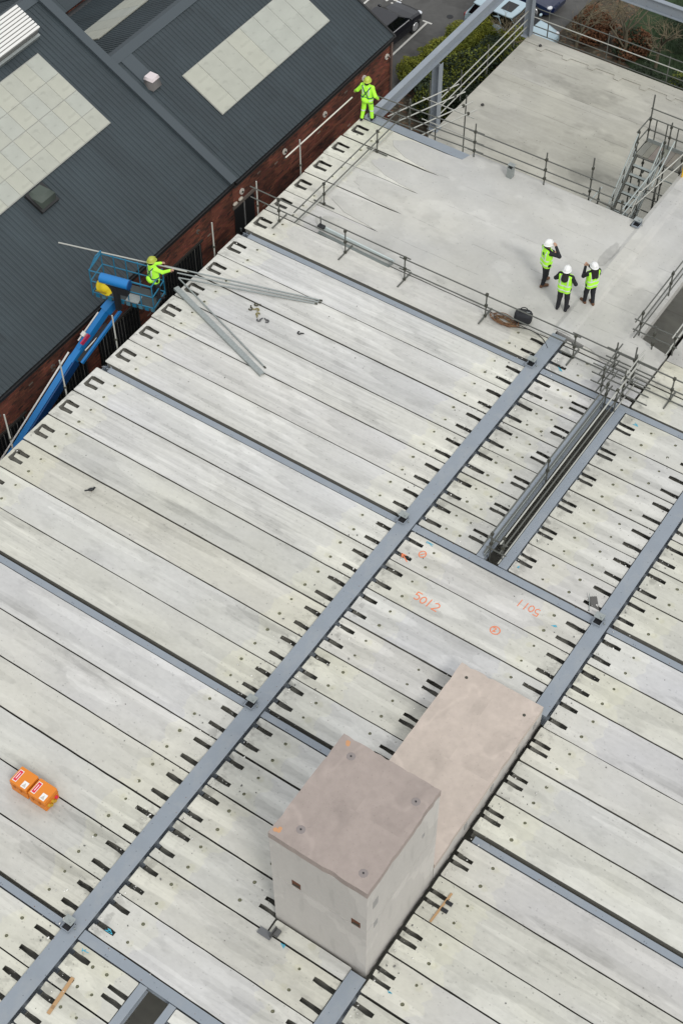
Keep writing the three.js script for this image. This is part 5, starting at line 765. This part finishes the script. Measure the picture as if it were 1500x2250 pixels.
// ---------------------------------------------------------------- parked cars
function car(label, at, turn, paint, o = {}) { // faces +x local (turned by turn)
  const g = thing('parked_car', label, 'car', at, turn, 'cars in the car park'), L = o.L ?? 4.4, W = (o.W ?? 1.8) / 2, H = o.H ?? 1.45, glass = new THREE.MeshStandardMaterial({ color: 0x0a0d10, roughness: 0.08 });
  const hl = L / 2, sections = []; // loft of the lower body: [x, half width, bottom, top]
  for (const s of [[-hl, 0.72, 0.35, 0.66], [-hl + 0.1, 0.9, 0.24, 0.86], [-hl + 0.5, 0.98, 0.2, 0.93], [-hl * 0.45, 1, 0.19, 0.93], [0, 1, 0.19, 0.91], [hl * 0.35, 1, 0.19, 0.9], [hl - 0.75, 0.98, 0.2, 0.83], [hl - 0.3, 0.92, 0.22, 0.73], [hl - 0.08, 0.8, 0.26, 0.62], [hl, 0.62, 0.33, 0.54]]) sections.push(s);
  const ring = ([x, w, b, t]) => [[-w, b + 0.08], [-w * 1.0, b + (t - b) * 0.55], [-w * 0.95, t - 0.07], [-w * 0.82, t], [0, t + 0.025], [w * 0.82, t], [w * 0.95, t - 0.07], [w, b + (t - b) * 0.55], [w, b + 0.08], [w * 0.85, b], [0, b], [-w * 0.85, b]].map(p => [x, p[1], p[0] * W]);
  const pos = [], R = sections.map(ring), n = 12; const quad = (A, B, C, D) => pos.push(...A, ...B, ...C, ...A, ...C, ...D);
  for (let i = 0; i + 1 < R.length; i++) for (let j = 0; j < n; j++) quad(R[i][j], R[i + 1][j], R[i + 1][(j + 1) % n], R[i][(j + 1) % n]);
  for (const [r, f] of [[R[0], 1], [R[R.length - 1], 0]]) for (let j = 1; j + 1 < n; j++) f ? pos.push(...r[0], ...r[j], ...r[j + 1]) : pos.push(...r[0], ...r[j + 1], ...r[j]);
  const bg = new THREE.BufferGeometry(); bg.setAttribute('position', new THREE.Float32BufferAttribute(pos.map((v, i) => v), 3)); bg.computeVertexNormals(); const body = part('body', bg, paint, g);
  // greenhouse: base ring and roof ring
  const bx0 = o.estate ? -hl + 0.2 : -hl + 0.55, bx1 = hl - 1.15, rx0 = o.estate ? -hl + 0.5 : -hl + 1.15, rx1 = hl - 1.95, by = 0.9, ry = H - 0.05, wb = W * 0.93, wr = W * 0.72;
  const q = [[bx0, by, -wb], [bx1, by, -wb * 0.95], [bx1, by, wb * 0.95], [bx0, by, wb]], r = [[rx0, ry, -wr], [rx1, ry, -wr], [rx1, ry, wr], [rx0, ry, wr]];
  const panel = (name, P4, mat, push = 0) => { const pg = new THREE.BufferGeometry(); pg.setAttribute('position', new THREE.Float32BufferAttribute([...P4[0], ...P4[1], ...P4[2], ...P4[0], ...P4[2], ...P4[3]], 3)); pg.computeVertexNormals(); if (push) { const nn = pg.attributes.normal; for (let i = 0; i < 6; i++) pg.attributes.position.setXYZ(i, pg.attributes.position.getX(i) + nn.getX(i) * push, pg.attributes.position.getY(i) + nn.getY(i) * push, pg.attributes.position.getZ(i) + nn.getZ(i) * push); } return part(name, pg, mat, body); };
  panel('windscreen', [q[2], q[1], r[1], r[2]].map(a => a), glass); panel('rear_window', [q[0], q[3], r[3], r[0]], glass);
  for (const [s, a, b] of [['l', 0, 1], ['r', 3, 2]]) { const mid = t => [mix(q[a], q[b], t), mix(r[a], r[b], t)]; const segs = o.estate ? [0.02, 0.28, 0.3, 0.62, 0.64, 0.97] : [0.03, 0.48, 0.51, 0.97]; panel('window_surround', s === 'r' ? [q[a], q[b], r[b], r[a]] : [q[b], q[a], r[a], r[b]], paint); for (let i = 0; i < segs.length; i += 2) { const [b0, t0] = mid(segs[i]), [b1, t1] = mid(segs[i + 1]); const c0 = mix(b0, t0, 0.08), c1 = mix(b1, t1, 0.08), d0 = mix(b0, t0, 0.93), d1 = mix(b1, t1, 0.93); panel('side_window', s === 'r' ? [c0, c1, d1, d0] : [c1, c0, d0, d1], glass, 0.006); } }
  const rs = new THREE.Shape([[rx0 - 0.03, -wr], [rx0 + 0.1, -wr - 0.03], [rx1 - 0.1, -wr - 0.03], [rx1 + 0.05, -wr + 0.02], [rx1 + 0.1, 0], [rx1 + 0.05, wr - 0.02], [rx1 - 0.1, wr + 0.03], [rx0 + 0.1, wr + 0.03], [rx0 - 0.03, wr]].map(p => new THREE.Vector2(...p))); const rg = new THREE.ExtrudeGeometry(rs, { depth: 0.02, bevelEnabled: true, bevelSize: 0.03, bevelThickness: 0.025, bevelSegments: 2 }); rg.rotateX(-Math.PI / 2); rg.translate(0, ry - 0.01, 0); part('roof', rg, paint, body);
  if (o.sunroof) part('sunroof', new THREE.BoxGeometry(0.55, 0.012, 0.7).translate(rx1 - 0.45, ry + 0.045, 0), glass, body);
  for (const x of [-hl + 0.8, hl - 0.85]) for (const s of [-1, 1]) { const w = part('wheel', new THREE.CylinderGeometry(0.32, 0.32, 0.2, 18).rotateX(Math.PI / 2).translate(x, 0.32, s * (W - 0.09)), blackMat, g); part('rim', new THREE.CylinderGeometry(0.2, 0.22, 0.03, 10).rotateX(Math.PI / 2).translate(x, 0.32, s * (W + 0.02)), lin(0.5, 0.5, 0.5, 0.35, { metalness: 0.5 }), w); }
  for (const s of [-1, 1]) { part('headlight', new THREE.SphereGeometry(0.14, 10, 6).scale(1.0, 0.5, 1.1).translate(hl - 0.2, 0.62, s * W * 0.7), lin(0.6, 0.62, 0.65, 0.15), body); part('mirror', new THREE.SphereGeometry(0.1, 8, 6).scale(0.7, 0.7, 1).translate(bx1 - 0.15, 0.98, s * (W + 0.06)), paint, body); part('sill_trim', new THREE.BoxGeometry(L * 0.4, 0.02, 0.02).translate(0, by - 0.01, s * (wb + 0.012)), lin(0.5, 0.5, 0.5, 0.3), body); part('tail_light', new THREE.BoxGeometry(0.06, 0.14, 0.3).translate(-hl + 0.06, 0.72, s * W * 0.68), lin(0.3, 0.01, 0.01, 0.3), body); }
  return g;
}
car('black saloon car parked in a bay at the corner of the brick warehouse', [-18.88, GH, 36.0], Math.PI / 2 - 0.06, new THREE.MeshPhysicalMaterial({ color: 0x0a0b14, roughness: 0.3, clearcoat: 0.35, clearcoatRoughness: 0.1 }), { H: 1.4, L: 4.15, W: 1.68 });
car('white estate car with dark sunroof behind the terrace corner column', [-14.1, GH, 39.4], -0.05, new THREE.MeshPhysicalMaterial({ color: 0x9fb4bd, roughness: 0.3, clearcoat: 1 }), { H: 1.5, sunroof: 1, estate: 1 });
car('dark blue car just right of the terrace corner column', [-15.3, GH, 42.2], -0.03, new THREE.MeshPhysicalMaterial({ color: 0x08183a, roughness: 0.3, clearcoat: 1 }), { H: 1.45 });

// ---------------------------------------------------------------- hedges, shrubs, bare trees
function leafCloud(cu, ch, cv, ru, rh, rv, count, size, s0) { // leaf-sized faces through an uneven volume
  const pos = []; const a = new THREE.Vector3(), b = new THREE.Vector3(), c = new THREE.Vector3();
  for (let i = 0; i < count; i++) {
    let x, y, z; do { x = rr(-1, 1); y = rr(-1, 1); z = rr(-1, 1); } while (x * x + y * y + z * z > 1 || x * x + y * y + z * z < 0.25);
    const k = 0.72 + 0.55 * vn(x * 2.2 + 7, z * 2.2 + y * 1.7, s0); if (vn(x * 5, y * 5 + z * 5, s0 + 3) < 0.3) continue;
    const C = P(cu + x * ru * k, ch + y * rh * k, cv + z * rv * k), sz = size * rr(0.6, 1.3);
    a.set(rr(-1, 1), rr(-0.6, 1), rr(-1, 1)).normalize(); b.set(rr(-1, 1), rr(-1, 1), rr(-1, 1)).cross(a).normalize(); c.crossVectors(a, b);
    const p = (m, n) => [C.x + (a.x * m + b.x * n) * sz, C.y + (a.y * m + b.y * n) * sz, C.z + (a.z * m + b.z * n) * sz];
    pos.push(...p(-1, 0), ...p(0, 0.45), ...p(1, 0), ...p(-1, 0), ...p(1, 0), ...p(0, -0.45));
  }
  const g = new THREE.BufferGeometry(); g.setAttribute('position', new THREE.Float32BufferAttribute(pos, 3)); g.computeVertexNormals(); return g;
}
const leafG = lin(0.115, 0.135, 0.012, 0.8, { side: THREE.DoubleSide }), leafY = lin(0.19, 0.2, 0.018, 0.8, { side: THREE.DoubleSide }), leafD = lin(0.018, 0.032, 0.012, 0.8, { side: THREE.DoubleSide }), leafB = lin(0.12, 0.05, 0.02, 0.85, { side: THREE.DoubleSide }), barkM = lin(0.10, 0.085, 0.055, 0.9), twigM = lin(0.17, 0.14, 0.085, 0.9), stemM = lin(0.06, 0.045, 0.03, 0.9);
function shrub(name, label, at, r, mats, count, size, group) {
  const o = thing(name, label, name === 'hedge' ? 'hedge' : 'shrub', at, 0, group); part('stem', [tb(P(0, 0, 0), P(0.05, r[1] * 1.2, 0), 0.05, 6, 0.02), tb(P(0.02, 0.1, 0), P(r[0] * 0.5, r[1] * 1.3, r[2] * 0.3), 0.03, 5, 0.01), tb(P(0, 0.1, 0), P(-r[0] * 0.5, r[1] * 1.3, -r[2] * 0.3), 0.03, 5, 0.01)], stemM, o);
  mats.forEach((m, i) => part('foliage', leafCloud(0, r[1] * (0.95 + 0.07 * i), 0, r[0] * (1 - 0.06 * i), r[1], r[2] * (1 - 0.06 * i), Math.round(count / (i + 1)), size, Math.floor(rnd() * 900)), m, o)); return o;
}
const HG = 'clipped hedge by the car park';
for (const [u, v, ru, rv, l] of [[-15.95, 34.0, 0.75, 0.9, 'rounded near end of the mossy green hedge beside the car park'], [-15.75, 35.5, 0.8, 1.1, 'second clump of the mossy green hedge beside the car park'], [-15.55, 37.1, 0.8, 1.2, 'third clump of the mossy green hedge, half behind the long beam'], [-15.2, 38.5, 0.8, 1.0, 'far clump of the mossy green hedge next to the white car']]) shrub('hedge', l, [u, GH, v], [ru, 0.62, rv], [leafG, leafY], 16000, 0.045, HG);
for (const [u, v, r, m, l] of [[-14.1, 32.6, 1.1, [leafD, leafG], 'dark shrub in the gap below the long beam, left of the column'], [-13.7, 34.6, 1.2, [leafD, leafG], 'dark shrub between the long beam and the terrace rail, nearest the column'], [-13.2, 36.3, 1.2, [leafD, leafG], 'dark shrub between the long beam and the terrace rail, middle one'], [-13.0, 37.9, 1.0, [leafG, leafY], 'lighter shrub by the front of the white car'], [-12.6, 33.2, 1.0, [leafD], 'low dark shrub right under the terrace rail'], [-12.0, 35.6, 0.9, [leafD, leafB], 'low dark shrub by the terrace corner'], [-10.9, 41.4, 0.9, [leafB], 'rust-brown low shrub below the bare trees'], [-8.9, 41.2, 0.8, [leafB, leafD], 'rust and green low shrub right of the bare trees'], [-7.2, 38.4, 1.1, [leafD], 'dark green shrub along the far terrace rail'], [-4.6, 39.0, 1.3, [leafD, leafG], 'dark green shrub at the right end of the far rail'], [-6.3, 43.2, 1.5, [leafD], 'large dark green shrub on the lawn at the top right']]) shrub('shrub', l, [u, GH, v], [r, r * 0.75, r * 1.1], m, 7000, 0.07, 'shrubs round the terrace');
function bareTree(label, at, hgt, spread, s0) {
  const o = thing('bare_tree', label, 'tree', at, 0, 'bare trees beyond the terrace'), twigs = [], limbs = [];
  const grow = (p, d, len, r, lvl) => {
    const q = p.clone().addScaledVector(d, len), k = p.clone().addScaledVector(d, len * 0.5).add(new THREE.Vector3(rr(-1, 1), rr(-0.3, 0.6), rr(-1, 1)).multiplyScalar(len * 0.08));
    (lvl === 0 ? null : lvl < 3 ? limbs : twigs); const g1 = tb(p, k, r, lvl < 2 ? 7 : 4, r * 0.85), g2 = tb(k, q, r * 0.85, lvl < 2 ? 7 : 4, r * 0.65);
    if (lvl === 0) part('trunk', [g1, g2], barkM, o); else (lvl < 3 ? limbs : twigs).push(g1, g2);
    if (lvl >= 5) return; const n = lvl === 0 ? 5 : lvl < 3 ? 3 : 2;
    for (let i = 0; i < n; i++) { const nd = d.clone().multiplyScalar(0.75).add(new THREE.Vector3(rr(-1, 1), rr(-0.35, 0.55), rr(-1, 1)).multiplyScalar(spread)).normalize(); const st = p.clone().lerp(q, lvl === 0 ? rr(0.45, 1) : rr(0.35, 1)); grow(st, nd, len * rr(0.55, 0.78), r * 0.52, lvl + 1); }
  };
  grow(new THREE.Vector3(0, 0, 0), new THREE.Vector3(rr(-0.1, 0.1), 1, rr(-0.1, 0.1)).normalize(), hgt * 0.4, 0.09, 0);
  part('limbs', limbs, barkM, o); part('twigs', twigs, twigM, o);
}
bareTree('bare twiggy tree straight beyond the terrace corner rail', [-10.9, GH, 39.6], 4.4, 0.95, 1); bareTree('bare twiggy tree in the middle beyond the far terrace rail', [-9.0, GH, 40.4], 4.2, 0.95, 2); bareTree('thin bare tree at the right before the dark green lawn', [-7.4, GH, 40.8], 3.6, 1.0, 3); bareTree('thin bare tree behind the dark blue car', [-10.9, GH, 44.0], 4.6, 0.9, 4); bareTree('small bare bush-like tree between hedge and terrace rail', [-13.4, GH, 37.4], 2.9, 1.0, 5);
{ // grass blades on the lawn
  const g = new THREE.BufferGeometry(); g.setAttribute('position', new THREE.Float32BufferAttribute([-0.01, 0, 0, 0.01, 0, 0, 0.015, 0.12, 0.03], 3)); g.computeVertexNormals();
  const im = new THREE.InstancedMesh(g, lin(0.018, 0.036, 0.01, 0.9, { side: THREE.DoubleSide }), 14000), m = new THREE.Matrix4(), q = new THREE.Quaternion(), up = new THREE.Vector3(0, 1, 0);
  for (let i = 0; i < 14000; i++) { q.setFromAxisAngle(up, rr(0, 6.28)); const s = rr(0.7, 1.6); m.compose(P(rr(-9, 2), GH + 0.005, rr(41, 50)), q, new THREE.Vector3(s, s, s)); im.setMatrixAt(i, m); }
  im.name = 'lawn_grass'; im.userData = { kind: 'stuff', label: 'dark green grass beyond the bare trees', category: 'grass' }; im.castShadow = im.receiveShadow = true; scene.add(im);
}
shade(scene);
renderer.render(scene, camera);
